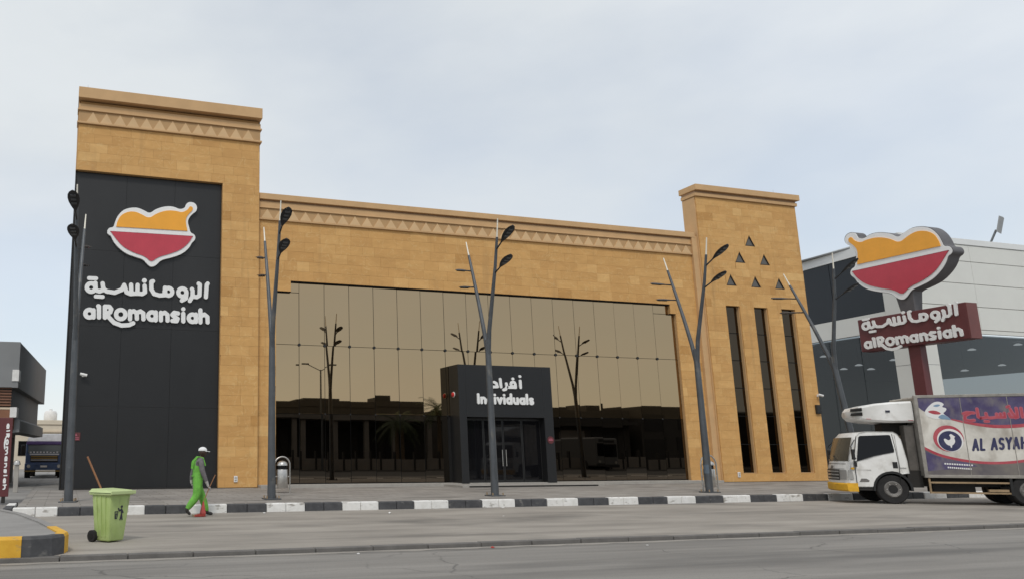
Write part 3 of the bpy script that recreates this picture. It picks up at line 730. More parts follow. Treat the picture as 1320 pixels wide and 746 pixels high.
# bronze mirror glazing: each pane its own piece, very slightly out of plane
GY = MY + 0.16
MB().box(8.18, 28.5, GY+.05, GY+.08, 0.2, 8.70).build('glazing_backing', 'black_gap', B)
cols = [8.21] + [9.25+1.1265*k for k in range(17)] + [28.46]
rows = [0.34, 3.15, 6.02, 8.24]
for i in range(len(cols)-1):
    a, b = cols[i], cols[i+1]
    ry = random.gauss(0, .16)
    for j in range(3):
        z0, z1 = rows[j], rows[j+1]
        if j == 2 and i > 0 and i < len(cols)-2: z1 = 8.68
        if j == 0 and a > 16.0 and b < 20.9: continue
        o = MB().box(-(b-a)/2+.0135, (b-a)/2-.0135, -.006, .006, -(z1-z0)/2+.010, (z1-z0)/2-.010).build('glass_pane', 'mirror_glass' if j else 'vision_glass', B)
        o.location = ((a+b)/2, GY+.02, (z0+z1)/2)
        o.rotation_euler = (R(random.gauss(0, .05)), 0, R(-.8+ry+random.gauss(0, .06)))
    if i in (0, len(cols)-2):
        xa, xb = (8.855, b) if i == 0 else (a, 28.145)
        MB().box(xa+.007, xb-.007, GY+.014, GY+.026, 8.255, 8.67).build('glass_pane', 'mirror_glass', B)
    if 0 < i:
        MB().tube([(a, GY-.03, 6.02),(a, GY+.02, 6.02)], .065, 10).build('glass_fitting', 'black_plastic', B)
        MB().tube([(a, GY-.02, 3.15),(a, GY+.02, 3.15)], .035, 8).build('glass_fitting', 'black_plastic', B)
# thin dark frame round the glazing
MB().box(8.82, 28.18, MY+.03, MY+.20, 8.675, 8.705).build('glazing_frame', 'black_gap', B)
MB().box(8.19, 8.86, MY+.03, MY+.20, 8.225, 8.25).build('glazing_frame', 'black_gap', B)
MB().box(28.14, 28.48, MY+.03, MY+.20, 8.225, 8.25).build('glazing_frame', 'black_gap', B)
MB().box(8.18, 8.205, MY+.03, MY+.20, .3, 8.226).build('glazing_frame', 'trim_dark', B)
MB().box(28.462, 28.487, MY+.03, MY+.165, .3, 8.226).build('glazing_frame', 'trim_dark', B)
MB().box(7.42, 29.7, 30.20, MY+.3, 0.14, 0.31, .01).build('entrance_ledge', 'ledge', B)
MB().box(-.12, 7.36, FY-.02, FY+.15, 0.14, 0.225).build('foot_course', 'chassis', B)
MB().box(29.75, 36.5, FY-.02, FY+.15, 0.14, 0.225).build('foot_course', 'chassis', B)

# entrance portal
PY = 30.18
P0, P1, PT = 16.14, 20.73, 5.33
D0, D1, DT = 16.49, 20.28, 3.08
MB().box(P0, D0, PY, GY, 0.30, PT, .01).box(D1, P1, PY, GY, 0.30, PT, .01).box(D0, D1, PY, GY, DT, PT-.003, .006).build('portal', 'black_panel', B)
MB().box(D0, D1, PY+.46, PY+.52, 0.30, DT).build('door_backing', 'black_gap', B)
dx = (D1-D0)/4
for k in range(4):
    d = MB().box(D0+dx*k+.01, D0+dx*(k+1)-.01, PY+.36, PY+.42, .31, DT-.02).build('door', 'black_plastic', B)
    o = MB().box(-dx/2+.06, dx/2-.06, -.006, .006, -1.26, 1.26).build('pane', 'dark_glass', d)
    o.location = (D0+dx*(k+.5), PY+.352, 1.69); o.rotation_euler = (0, 0, R(random.gauss(0,.15)))
    if k in (1, 2):
        hx = D0+dx*(k+1)-.09 if k == 1 else D0+dx*k+.09
        MB().tube([(hx, PY+.31, 1.0),(hx, PY+.31, 1.7)], .016, 8).build('handle', 'steel', d)
MB().box(15.3, 21.9, 28.6, 30.19, 0.12, 0.285, .012).build('entrance_step', 'ledge', B)
MB().box(15.6, 21.6, 28.58, 28.595, 0.205, 0.262).build('step_nosing', 'chassis', B)

# ------------------------------------------------------------------ wall signs on the restaurant
def logo(parent, mirror=1, s=1.0, thick=.12, side='sign_white', zc=0.0, base_off=0.0):
    def tf(p): return [(x*s*mirror, z*s+zc) for x, z in p]
    if side != 'sign_white':
        MB().prism(tf(chaikin(LOGO_OUT)), -thick+.02, 0).build('sign_body', side, parent, smooth=30)
        MB().prism(tf([(x*.985, z*.985) for x, z in chaikin(LOGO_OUT)]), -thick, -thick+.03).build('outline', 'sign_white', parent)
    else:
        MB().prism(tf(chaikin(LOGO_OUT)), -thick, 0).build('outline', 'sign_white', parent, smooth=30)
    MB().prism(tf(chaikin(LOGO_ORA)), -thick-.03, -thick+.005).build('dish_filling', 'sign_orange', parent)
    MB().prism(tf([(-1.66,.005),(1.66,.055),(1.66,.085),(-1.66,.035)]), -thick-.012, -thick+.005).build('rim_line', 'maroon', parent)
    MB().prism(tf(chaikin(LOGO_RED)), -thick-.03, -thick+.005).build('bowl', 'sign_red', parent)
def wordmark(parent, s=1.0, sx=1.0, rad=.084, y0=-.09, zc=0.0):
    for k, st in WORD.items():
        if k[:2] != 'L_': nm = 'arabic_dots' if k.startswith('dot') else 'arabic_letters'
        else: nm = 'letter'
        st2 = [('c', q[1]*s, q[2]*s+zc, q[3]*s) if q[0] == 'c' else [(a*s, b*s+zc) for a, b in q] for q in st]
        r = rad*s*(1.12 if k == 'dot' else 0.92 if k in ('dots','dots2') else 1)
        stroke_mesh(st2, r, .022*s, y0, 0.0, sx).build(nm, 'sign_white', parent)
t = thing('logo_sign', 'large bowl logo in orange and red with white outline on black tower wall', 'sign', (2.95, FY+.195, 10.2))
logo(t)
t = thing('lettering_sign', 'white raised Arabic and Latin restaurant name on black tower wall', 'sign', (2.9, FY+.195, 7.5))
wordmark(t)
t = thing('portal_lettering', 'white raised lettering Individuals with Arabic word above the entrance door', 'sign', (0, PY-.002, 0))
ls, xe = text_letters('Individuals', .345, 0, 0, gap=.02)
k = (19.79-16.98)/xe
for ch, st in ls:
    stroke_mesh([[(16.98+a*k, 3.62+b) for a, b in s] for s in st], .058, .016, -.05, 0).build('letter', 'sign_white', t)
AF = [[[(18.40,4.27),(18.40,4.55)]], [[(18.39,4.74),(18.40,4.74)]],
      [arc(18.05,4.40,.10,.10,0,360,14)+[], [(18.16,4.38),(18.16,4.27),(17.80,4.27)]], [[(18.05,4.63),(18.06,4.63)]],
      [[(17.73,4.42),(17.75,4.28),(17.68,4.18),(17.58,4.16)]],
      [[(17.47,4.28),(17.45,4.60)]],
      [[(17.16,4.47),(17.26,4.42),(17.30,4.28),(17.05,4.27)]]]
AF = [[[(x*1.0407, 1.5+(z-1.5)*1.0407) for x, z in q] for q in st] for st in AF]
for st in AF: stroke_mesh(st, .062, .016, -.05, 0).build('arabic_letters', 'sign_white', t)

# small fittings on the facade
def plaque(x, z, y, label, w=.32, h=.30):
    t = thing('wall_plaque', label, 'plaque', (x, y, z), group='small maroon plaques')
    MB().box(-w/2, w/2, -.03, 0, -h/2, h/2, .006).build('board', 'maroon', t)
    for q in (-.10, -.04): MB().box(-w*.34, w*.34, -.034, -.029, q*h/.3-.012, q*h/.3+.012).build('text_line', 'print_pink', t)
    MB().prism([(0,.11),(.05,.03),(-.05,.03)], -.034, -.029).build('emblem', 'print_pink', t)
plaque(.36, 2.16, FY+.198, 'small maroon plaque low on the black tower wall')
t = thing('wall_plaque', 'small round red no-parking style plate on the right post of the entrance portal', 'plaque', (20.52, PY-.002, 2.12), group='small maroon plaques')
MB().tube([(0,-.02,0),(0,0,0)], .16, 20).build('board', 'maroon', t); MB().box(-.1,.1,-.025,-.019,-.02,.02).build('text_line','print_pink',t); MB().box(-.07,.07,-.025,-.019,.04,.06).build('text_line','print_pink',t)
def cctv(loc, label, d):
    t = thing('security_camera', label, 'camera', loc, group='security cameras on the facade')
    MB().box(-.05,.05,-.03,0,-.05,.05,.005).build('mount', 'white_paint', t)
    MB().tube([(0,-.03,0),(0,-.14,.02)], .018, 8).build('arm', 'white_paint', t)
    MB().tube([(-.12*d,-.16,.05),(.14*d,-.18,-.01)], [.055,.06], 12).build('housing', 'white_paint', t, smooth=True)
    MB().tube([(.141*d,-.18,-.01),(.165*d,-.182,-.015)], .045, 12).build('lens', 'black_plastic', t)
cctv((.52, FY+.198, 4.47), 'white security camera on the black wall of the logo tower', 1)
cctv((36.40, FY-.008, 4.40), 'white security camera on the right edge of the slit-windowed tower', 1)
for x, lab in ((6.50, 'white socket cover low on the stone beside the black tower panel'), (30.98, 'white socket cover low on the stone beside the first slit window')):
    t = thing('socket_cover', lab, 'socket', (x, FY-.008, .55), group='white sockets at the foot of the facade')
    MB().box(-.075,.075,-.035,0,-.12,.12,.008).build('case', 'white_paint', t)
    MB().box(-.045,.045,-.04,-.034,-.07,-.02).build('flap', 'steel', t); MB().box(-.045,.045,-.04,-.034,.02,.07).build('flap', 'steel', t)
t = thing('junction_box', 'small dark box on the right edge of the slit-windowed tower', 'box', (36.30, FY-.008, 3.72))
MB().box(-.15,.15,-.10,0,-.22,.22,.01).build('case', 'chassis', t); MB().box(-.12,.12,-.108,-.099,-.18,.18).build('cover', 'black_plastic', t)
t = thing('alarm_beacon', 'small round red alarm light on the left side of the entrance portal', 'alarm', (P0-.002, 30.62, 4.05))
MB().tube([(0,0,0),(-.03,0,0)], .12, 16).build('base', 'white_paint', t); MB().lathe([(.10,0),(.095,.04),(.05,.07),(.01,.075)], 16).build('lens', 'red_lens', t, smooth=True).rotation_euler = (0, R(-90), 0)
t.children[1].location = (-.03, 0, 0)
for x, y, z, lab in ((.15, FY+.2, 16.1, 'thin lightning rod on the roof of the logo tower'), (35.4, FY+.2, 14.92, 'thin lightning rod on the roof of the slit-windowed tower')):
    t = thing('lightning_rod', lab, 'rod', (x, y, z), group='lightning rods on the roofs')
    MB().box(-.04,.04,-.04,.04,-.005,.03).build('foot', 'steel', t); MB().tube([(0,0,.03),(0,0,.32)], [.012,.006], 6).build('rod', 'steel', t)

# ------------------------------------------------------------------ right-hand showroom building
RBm = thing('showroom_building', 'white panelled showroom with dark glass front beyond the pylon sign', 'building', (54.08, 38.0, 0.19))
sd = .09     # the flank runs slightly outwards
def flank(y0, y1, z0, z1, x_out, th):
    """slab on the left flank, between distances y0..y1 from the corner"""
    return [(sd*y0-x_out,y0,z0),(sd*y0-x_out+th,y0,z0),(sd*y1-x_out+th,y1,z0),(sd*y1-x_out,y1,z0),(sd*y0-x_out,y0,z1),(sd*y0-x_out+th,y0,z1),(sd*y1-x_out+th,y1,z1),(sd*y1-x_out,y1,z1)]
# front: white panel courses
zz = [9.45, 9.75, 11.35, 12.95, 14.55, 15.75]
for j in range(len(zz)-1):
    xs = [0, 6.5, 13, 19.5, 26, 32.5, 39] if j else [0, 13, 26, 39]
    for i in range(len(xs)-1):
        MB().box(xs[i]+(.0 if i else .06)+.01, xs[i+1]-.01, 0.0, .12, zz[j]+.02, zz[j+1]-.02, .008).build('wall_panel', 'white_panel', RBm)
MB().box(0, 39, -.06, .25, 15.75, 16.18, .02).build('parapet', 'fascia_white', RBm)
MB().box(.15, 39, .10, .3, 9.5, 15.8).build('panel_backing', 'ledge', RBm)
# corner column
MB().box(.06, 2.05, 0.005, 1.45, 0, 9.44, .01).build('column', 'white_panel', RBm)
for z in (2.4, 4.8, 7.2): MB().box(.05, 2.06, -.004, 1.46, z-.012, z+.012).build('panel_joint', 'grey_wall', RBm)
# front glass: clear sheets between mullions, interior with ceiling lamps
for k in range(3):
    MB().box(2.08+k*12.3, 2.08+(k+1)*12.3-.06, .30, .33, .05, 9.42).build('glass_sheet', 'show_glass', RBm)
    MB().box(2.08+(k+1)*12.3-.055, 2.08+(k+1)*12.3-.005, .26, .36, .05, 9.42).build('mullion', 'chassis', RBm)
# flank
MB().hexa(flank(0, 60, 15.35, 16.18, .03, .35)).build('parapet', 'fascia_white', RBm)
MB().hexa(flank(0, 1.7, 9.46, 15.34, .0, .3)).build('wall_panel', 'white_panel', RBm)
for k in range(8): MB().hexa(flank(1.72+k*4, 1.72+(k+1)*4-.04, 11.05, 15.33, -.05, .1)).build('glass_sheet', 'showroom_dark', RBm)
MB().hexa(flank(1.71, 60, 9.70, 11.03, .0, .3)).build('wall_panel', 'white_panel', RBm)
for k in range(14): MB().hexa(flank(1.5+k*2.5, 1.5+(k+1)*2.5-.05, 0.05, 9.68, -.05, .05)).build('glass_sheet', 'show_glass', RBm)
# interior
MB().box(.8, 39, 1.5, 30, 9.46, 9.60).build('ceiling', 'interior', RBm)
MB().box(3.0, 39, 29, 29.3, 0.0, 9.45).build('back_wall', 'interior', RBm)
MB().box(8, 39, 8.0, 8.3, 0.0, 5.2).build('partition', 'interior_floor', RBm)
MB().box(.6, 39, .5, 30, -.05, .02).build('interior_floor', 'interior_floor', RBm)
MB().box(.3, 39, .3, 45, 16.0, 16.1).build('roof', 'grey_wall', RBm)
for wx, wy, wz in ((62.4,40.0,8.85),(67.2,40.0,9.4),(71.7,44,8.45),(67.5,44,7.9),(76,43,8.6),(80,47,8.6),(58.5,45.4,8.2),(58.5,44.5,7.8),(58.7,46.8,8.05),(58.5,48.2,9.2),(58.6,42.8,8.3)):  # those behind the flank stand in for bright reflections in its glass
    xx, yy, z = wx-54.08, wy-38, wz-.19
    MB().lathe([(.24,0),(.26,.03),(.10,.12)], 14, (xx, yy, z)).build('ceiling_lamp_and_glint', 'lamp_glow', RBm)
    MB().tube([(xx, yy, z+.13),(xx, yy, 9.47)], .02, 6).build('lamp_cable', 'chassis', RBm)
t = thing('flood_light', 'grey street light on a slanted mast rising behind the white showroom roof', 'street light', (82.4, 50.0, 16.2))
t.scale = (.72, .72, .98)
MB().tube([(0,0,0),(0,0,4.4),(1.4,-.3,6.1)], .12, 8).build('mast', 'lamp_metal', t)
MB().hexa([(1.1,-.6,5.85),(1.5,-.75,5.65),(2.9,-.55,7.35),(2.4,-.4,7.5),(1.1,-.5,6.0),(1.5,-.65,5.8),(2.9,-.45,7.5),(2.4,-.3,7.65)]).build('lamp_head', 'grey_wall', t)

# ------------------------------------------------------------------ left-hand grey building, cream house, blue lorry
LBm = thing('grey_building', 'grey two-storey shop with overhanging upper box and brown louvres on the left edge', 'building', (-1.96, 33.0, .185), R(-4))
MB().box(-9, -.02, 0, 11, 3.95, 5.80, .02).build('upper_box', 'grey_wall', LBm)
MB().box(-.21, .0, -.02, .12, 3.95, 5.78).build('corner_trim', 'grey_wall', LBm)
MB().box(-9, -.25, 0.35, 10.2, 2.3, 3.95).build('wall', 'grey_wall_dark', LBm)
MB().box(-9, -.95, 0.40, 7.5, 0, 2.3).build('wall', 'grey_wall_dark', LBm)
MB().box(-.50, -.22, .4, .7, 0, 2.3).build('column', 'grey_wall', LBm)
for k in range(11):
    z = 3.22+k*.115
    MB().box(-9, -.25, .12+.0, .28, z, z+.07).build('louvre_slat', 'louvre', LBm)
MB().box(-9, -.02, .05, .32, 4.52-.03, 4.62).build('louvre_rail', 'beige_wall', LBm)
MB().box(-9, -.02, .05, .32, 3.08, 3.16).build('louvre_rail', 'beige_wall', LBm)
MB().box(-.24, .02, -.06, .5, 4.20, 4.66, .01).build('trim_block', 'white_paint', LBm)
MB().box(-.24, .02, -.06, .5, 2.76, 3.16, .01).build('trim_block', 'white_paint', LBm)
MB().box(-9, -.1, .02, .3, 2.30, 3.06).build('sign_band', 'brown_wall', LBm)
MB().hexa([(-.3,.3,2.15),(.12,.3,2.2),(.12,9.6,2.2),(-.3,9.6,2.15),(-.3,.3,2.85),(.12,.3,2.65),(.12,9.6,2.65),(-.3,9.6,2.85)]).build('canopy', 'grey_wall', LBm)
for y0 in (3.2, 6.0): MB().box(-.96, -.935, y0, y0+1.1, 0.02, 2.1).build('door', 'chassis', LBm)
t = thing('cream_house', 'low cream house with parapet at the far end of the alley', 'house', (-10, 75, .185))
MB().box(0, 24, 0, 8, 0, 4.0).build('wall', 'cream_house', t)
MB().box(-.1, 24.1, -.1, 8.1, 4.0, 4.4, .02).build('parapet', 'cream_house', t)
MB().box(-.12, 24.12, -.12, -.005, 3.3, 3.45).build('ledge', 'beige_wall', t)
for k in range(5): MB().box(1.5+k*4.4, 2.7+k*4.4, -.04, .02, 1.2, 2.5).build('window', 'dark_glass', t)
t = thing('roof_tank', 'small white water tank on the roof of the cream alley house', 'tank', (-1.9+.4, 77, 4.58))
MB().lathe([(.55,0),(.6,.1),(.6,.7),(.5,.9),(.15,1.0),(.15,1.1)], 16).build('tank', 'white_paint', t, smooth=True); MB().box(-.6,.6,-.6,.6,-.02,.02).build('stand', 'steel', t)

BL = thing('blue_lorry', 'blue lorry with pale wind deflector parked head-on in the alley', 'lorry', (-1.13, 47.0, .185))
MB().box(-1.02, 1.02, 0.0, 1.7, .55, 1.95, .08).build('cab', 'truck_blue', BL)
MB().box(-1.0, 1.0, -.06, 1.6, 1.86, 2.05, .03).build('sun_visor', 'truck_purple', BL)
MB().hexa([(-.98,-.04,2.06),(.98,-.04,2.06),(.95,1.6,2.06),(-.95,1.6,2.06),(-.86,.10,2.44),(.86,.10,2.44),(.9,1.6,2.5),(-.9,1.6,2.5)]).build('wind_deflector', 'truck_panel', BL)
MB().box(-.9, .9, -.015, .02, 1.38, 1.86, .01).build('windscreen', 'lorry_glass', BL)
for k in range(9): MB().box(-.8+k*.18, -.7+k*.18, -.022, -.014, 1.40, 1.44+.05*random.random()).build('dashboard_clutter', 'truck_panel', BL)
MB().box(-.8, .8, -.03, .02, 1.28, 1.36).build('chrome_strip', 'truck_panel', BL)
for z in (.98, 1.08, 1.18): MB().box(-.72, .72, -.04, .0, z, z+.05).build('grille_bar', 'brass' if z > 1.05 else 'truck_panel', BL)
MB().box(-.75, .75, -.02, .0, .9, 1.26).build('grille', 'black_plastic', BL)
bp = MB().box(-1.04, 1.04, -.12, .1, .45, .82, .03).build('bumper', 'truck_blue', BL)
MB().box(-1.04, 1.04, -.16, -.10, .36, .42).build('bumper_bar', 'brass', BL)
for s in (-1, 1):
    MB().tube([(s*.82,-.14,.66),(s*.82,-.08,.66)], .10, 14).build('headlight', 'lens', BL)
    MB().box(min(s*1.06,s*1.28), max(s*1.06,s*1.28), -.1, .02, 1.3, 1.85, .03).build('wing_mirror', 'black_plastic', BL)
    MB().tube([(s*1.05,.9,.40),(s*.75,.9,.40)], .42, 18).build('wheel', 'rubber', BL)
    MB().tube([(s*1.1,4.5,.42),(s*.6,4.5,.42)], .44, 18).build('wheel', 'rubber', BL)
MB().box(-.18,.18,-.135,-.118,.60,.70).build('number_plate', 'print_white', BL)
MB().box(-.95, .95, 1.9, 8.0, .75, 2.05, .03).build('cargo_body', 'truck_blue', BL)
MB().box(-.45, .45, 1.6, 7.8, .45, .75).build('chassis', 'chassis', BL)

t = thing('red_totem_sign', 'maroon upright signboard with sideways white lettering at the left edge', 'sign', (-2.05, 24.0, .14))
MB().box(-.55, .55, -.06, .06, .18, 2.40, .01).build('board', 'maroon', t)
for s in (-.42, .42): MB().box(s-.05, s+.05, -.05, .05, 0, .18).build('leg', 'chassis', t)
ww = [(k, st) for k, st in WORD.items() if k[:2] == 'L_']
for k, st in ww:
    s = .38
    def rot(p): return (.52 + p[1]*s*.40, 1.30 - p[0]*s)
    st2 = []
    for q in st:
        if q[0] == 'c': q = [(q[1]+q[3]*math.cos(2*math.pi*i/16), q[2]+q[3]*math.sin(2*math.pi*i/16)) for i in range(17)]
        st2.append([rot(p) for p in q])
    stroke_mesh(st2, .018, .010, -.075, -.058).build('letter' if k[:2] == 'L_' else 'arabic_letters', 'sign_white', t)
t = thing('white_gate_post', 'short white post beside the maroon signboard', 'post', (-1.62, 29.5, .185))
MB().box(-.08, .08, -.08, .08, 0, .95, .01).build('post', 'ledge', t); MB().lathe([(.12,0),(.12,.06),(.09,.14),(.02,.17)], 14, (0,0,.95)).build('cap', 'steel', t, smooth=True)

# ------------------------------------------------------------------ street lamps
def leaf_lamp(parent, p, d, z2):
    """a leaf-shaped head: stem, blade and three LED modules"""
    p = Vector(p); q = Vector((p.x, p.y+d, p.z+z2)); ax = (q-p).normalized(); L = (q-p).length
    sidev = Vector((1,0,0)); nrm = ax.cross(sidev).normalized()
    if nrm.z < 0: nrm = -nrm
    m = MB().tube([p, p+ax*L*.36], [.028,.022], 8)
    m.build('lamp_stem', 'lamp_head', parent)
    prof = [(.30,.02),(.38,.055),(.5,.11),(.62,.15),(.75,.165),(.86,.15),(.95,.10),(1.0,.03)]
    v = []; f = []
    for t, w in prof:
        c = p+ax*L*t; th = .018+.022*min(1, w/.15)
        v += [c-sidev*w, c+nrm*th, c+sidev*w, c-nrm*th]
    for i in range(len(prof)-1):
        for k in range(4): f.append((4*i+k, 4*i+(k+1)%4, 4*i+4+(k+1)%4, 4*i+4+k))
    f += [(3,2,1,0), tuple(4*(len(prof)-1)+k for k in range(4))]
    h = MB().add(v, f).build('lamp_head', 'lamp_head', parent, smooth=35)
    for t in (.60, .73, .86):
        c = p+ax*L*t-nrm*.042
        a = sidev*.07; b = ax*.035
        mb = MB().hexa([c-a-b-nrm*.006, c+a-b-nrm*.006, c+a+b-nrm*.006, c-a+b-nrm*.006, c-a-b+nrm*.02, c+a-b+nrm*.02, c+a+b+nrm*.02, c-a+b+nrm*.02])
        mb.build('led_module', 'led', h)
def make_lamp():
    t = thing('street_lamp', '', 'street lamp', group='forked leaf-headed street lamps along the kerb')
    MB().tube([(0,0,.0),(0,0,2.2),(0,0,4.5),(0,0,5.0)], [.125,.11,.095,.08], 16).build('pole', 'lamp_metal', t, smooth=True)
    MB().box(-.045,.045,-.128,-.10,.55,.95,.006).build('access_door', 'lamp_metal', t)
    MB().box(-.24,.24,-.24,.24,0,.035,.006).build('base_plate', 'lamp_metal', t)
    for a in (-.18,.18):
        for b in (-.18,.18): MB().tube([(a,b,.03),(a,b,.11)], .02, 6).build('anchor_bolt', 'rail_tan', t)
    MB().tube([(0,.02,4.5),(0,.16,5.2),(0,.42,6.2),(0,.74,7.3),(0,.98,8.10)], [.075,.07,.062,.052,.042], 12).build('branch', 'lamp_metal', t, smooth=True)
    MB().tube([(0,.98,8.10),(0,1.13,8.62)], [.026,.018], 8).build('tip_rod', 'cream_rod', t)
    MB().tube([(0,-.02,4.5),(0,-.14,5.3),(0,-.42,6.3),(0,-.70,7.3),(0,-.90,8.25)], [.075,.07,.062,.052,.042], 12).build('branch', 'lamp_metal', t, smooth=True)
    MB().tube([(0,-.90,8.25),(0,-1.0,8.85)], [.026,.018], 8).build('tip_rod', 'cream_rod', t)
    leaf_lamp(t, (0,-.82,7.85), -1.05, .52); leaf_lamp(t, (0,-.66,7.10), -1.0, .38)
    leaf_lamp(t, (0,.80,7.50), 1.1, .30); leaf_lamp(t, (0,.62,6.90), 1.05, .22)
    return t
lamp0 = make_lamp()
LP = [((0.15,22.9), 'forked street lamp in front of the black logo tower'),
      ((5.92,22.75), 'forked street lamp beside the steel hoop bin near the glass edge'),
      ((13.22,22.6), 'forked street lamp in front of the entrance portal'),
      ((21.56,22.6), 'forked street lamp at the right end of the bronze glass'),
      ((28.2,22.6), 'forked street lamp rising behind the white delivery truck cab')]
for i, ((x, y), lab) in enumerate(LP):
    o = lamp0 if i == 0 else copy_tree(lamp0)
    o.location = (x, y, .20); o['label'] = lab
lamp0.rotation_euler = (0, R(-.4), R(-8))
fifth = o; fifth.location = (28.6, 22.6, .2); fifth.rotation_euler = (R(-3.5), R(-4.5), R(3))
# sticker on the fourth pole
single('pole_sticker', MB().tube([(21.56,22.6,.85),(21.56,22.6,1.15)], .126, 16, cap=False), 'sticker_blue', 'faded blue sticker wrapped round a street lamp pole near the slit-windowed tower', 'sticker')

# ------------------------------------------------------------------ steel hoop bins
def hoop_bin(loc, label, w=.27):
    t = thing('hoop_bin', label, 'litter bin', loc, group='steel litter bins hung in hoops')
    pts = [(-w,0,0),(-w,0,.95)] + [(-w*math.cos(a), 0, .95+w*math.sin(a)) for a in [math.pi*k/12 for k in range(1,12)]] + [(w,0,.95),(w,0,0)]
    MB().tube(pts, .026, 10).build('hoop', 'steel', t, smooth=True)
    MB().lathe([(.185,.16),(.19,.17),(.19,.78),(.185,.79)], 24).build('bucket', 'steel', t, smooth=True)
    MB().lathe([(.15,.79),(.15,.92)], 16).build('opening', 'black_gap', t)
    MB().lathe([(.19,.92),(.19,.95),(.165,1.02),(.10,1.07),(.02,1.085)], 24).build('dome', 'steel', t, smooth=True)
    for s in (-1, 1): MB().tube([(s*.185,0,.55),(s*w,0,.55)], .018, 8).build('pivot', 'steel', t)
    MB().tube([(-w,0,.20),(w,0,.20)], .012, 8).build('cross_bar', 'steel', t)
hoop_bin((7.25, 26.4, .2), 'steel hoop litter bin just right of a street lamp by the left glass edge')
hoop_bin((22.05, 23.05, .2), 'steel hoop litter bin half hidden behind the lamp pole near the slit windows', .33)

# ------------------------------------------------------------------ green wheeled bin and broom
t = thing('wheelie_bin', 'pale green wheeled rubbish bin standing on the parking lane', 'bin', (.83, 14.45, 0), R(38))
# local: -y front (print), +y back with wheels
def frustum(mb, w0, d0, w1, d1, z0, z1):
    mb.hexa([(-w0,-d0,z0),(w0,-d0,z0),(w0,d0,z0),(-w0,d0,z0),(-w1,-d1,z1),(w1,-d1,z1),(w1,d1,z1),(-w1,d1,z1)])
def bin_body():
    bm = bmesh.new(); bmesh.ops.create_cube(bm, size=1)
    for q in bm.verts:
        top = q.co.z > 0
        q.co = Vector((q.co.x*(.47 if top else .36), q.co.y*(.50 if top else .36)-(0 if top else -.02), .82 if top else .02))
    bmesh.ops.bevel(bm, geom=[e for e in bm.edges], offset=.03, segments=3, profile=.5, affect='EDGES')
    return MB().bm(bm)
bin_body().build('body', 'green_bin', t, smooth=35)
MB().box(-.265,.265,-.285,.285,.80,.84,.012).build('rim', 'green_lid', t)
for q in (-.12, .0, .12):
    for s in (-1, 1): MB().hexa([(s*.185-.012,q*.8-.01,.10),(s*.185+.012,q*.8-.01,.10),(s*.185+.012,q*.8+.01,.10),(s*.185-.012,q*.8+.01,.10),(s*.236-.012,q-.01,.78),(s*.236+.012,q-.01,.78),(s*.236+.012,q+.01,.78),(s*.236-.012,q+.01,.78)]).build('rib', 'green_bin', t)
MB().box(-.20,.20,-.23,-.20,.70,.79,.01).build('grip', 'green_bin', t)
MB().hexa([(-.28,-.31,.845),(.28,-.31,.845),(.28,.29,.845),(-.28,.29,.845),(-.24,-.24,.885),(.24,-.24,.885),(.24,.25,.905),(-.24,.25,.905)]).build('lid', 'green_lid', t)
MB().box(-.285,.285,-.325,-.30,.815,.875,.008).build('lid_lip', 'green_lid', t)
for s in (-1, 1):
    w = MB().tube([(s*.19,.20,.10),(s*.255,.20,.10)], .10, 20).build('wheel', 'rubber', t, smooth=30)
    MB().tube([(s*.256,.20,.10),(s*.262,.20,.10)], .045, 12).build('hub', 'black_plastic', w)
    MB().box(s*.17-.015, s*.17+.015, .27,.33,.80,.86,.005).build('handle_bracket', 'green_lid', t)
MB().tube([(-.2,.325,.85),(.2,.325,.85)], .015, 8).build('handle', 'green_lid', t)
# litter-man pictogram on the face turned to the road
pic = MB()
def ppt(x, z): # on the sloping front face
    return x, z
pic2 = stroke_mesh([[(.045,.60),(.046,.60)]], .022, .006, -.004, 0); 
def on_front(mb, name, m):
    # lean the flat print with the tapered front face
    o = mb.build(name, m, t); 
    zs0, ys0, zs1, ys1 = .02, -.16, .82, -.25
    me = o.data
    for q in me.vertices:
        yy = ys0+(ys1-ys0)*(q.co.z-zs0)/(zs1-zs0); q.co.y += yy-.003
    return o
on_front(pic2, 'pictogram_head', 'print_black')
on_front(stroke_mesh([[(.045,.56),(.055,.48)],[(.055,.48),(.035,.38)],[(.055,.48),(.080,.38)],[(.045,.55),(.0,.53),(-.025,.57)],[(.05,.55),(.085,.50)]], .013, .006, -.004, 0), 'pictogram_figure', 'print_black')
on_front(stroke_mesh([[(-.10,.52),(-.085,.40),(-.045,.40),(-.03,.52)],[(-.10,.52),(-.03,.52)],[(-.07,.5),(-.068,.41)],[(-.09,.47),(-.04,.47)]], .006, .005, -.004, 0), 'pictogram_basket', 'print_black')
t2 = thing('broom', 'brown wooden broom handle sticking up out of the green wheeled bin', 'broom', (.69, 14.62, .88))
MB().tube([(.02,0,-.45),(-.03,0,0),(-.30,.05,.58)], .018, 10).build('handle', 'wood', t2)
MB().box(-.03,.14,-.05,.05,-.55,-.44,.01).build('head', 'pan_red', t2)

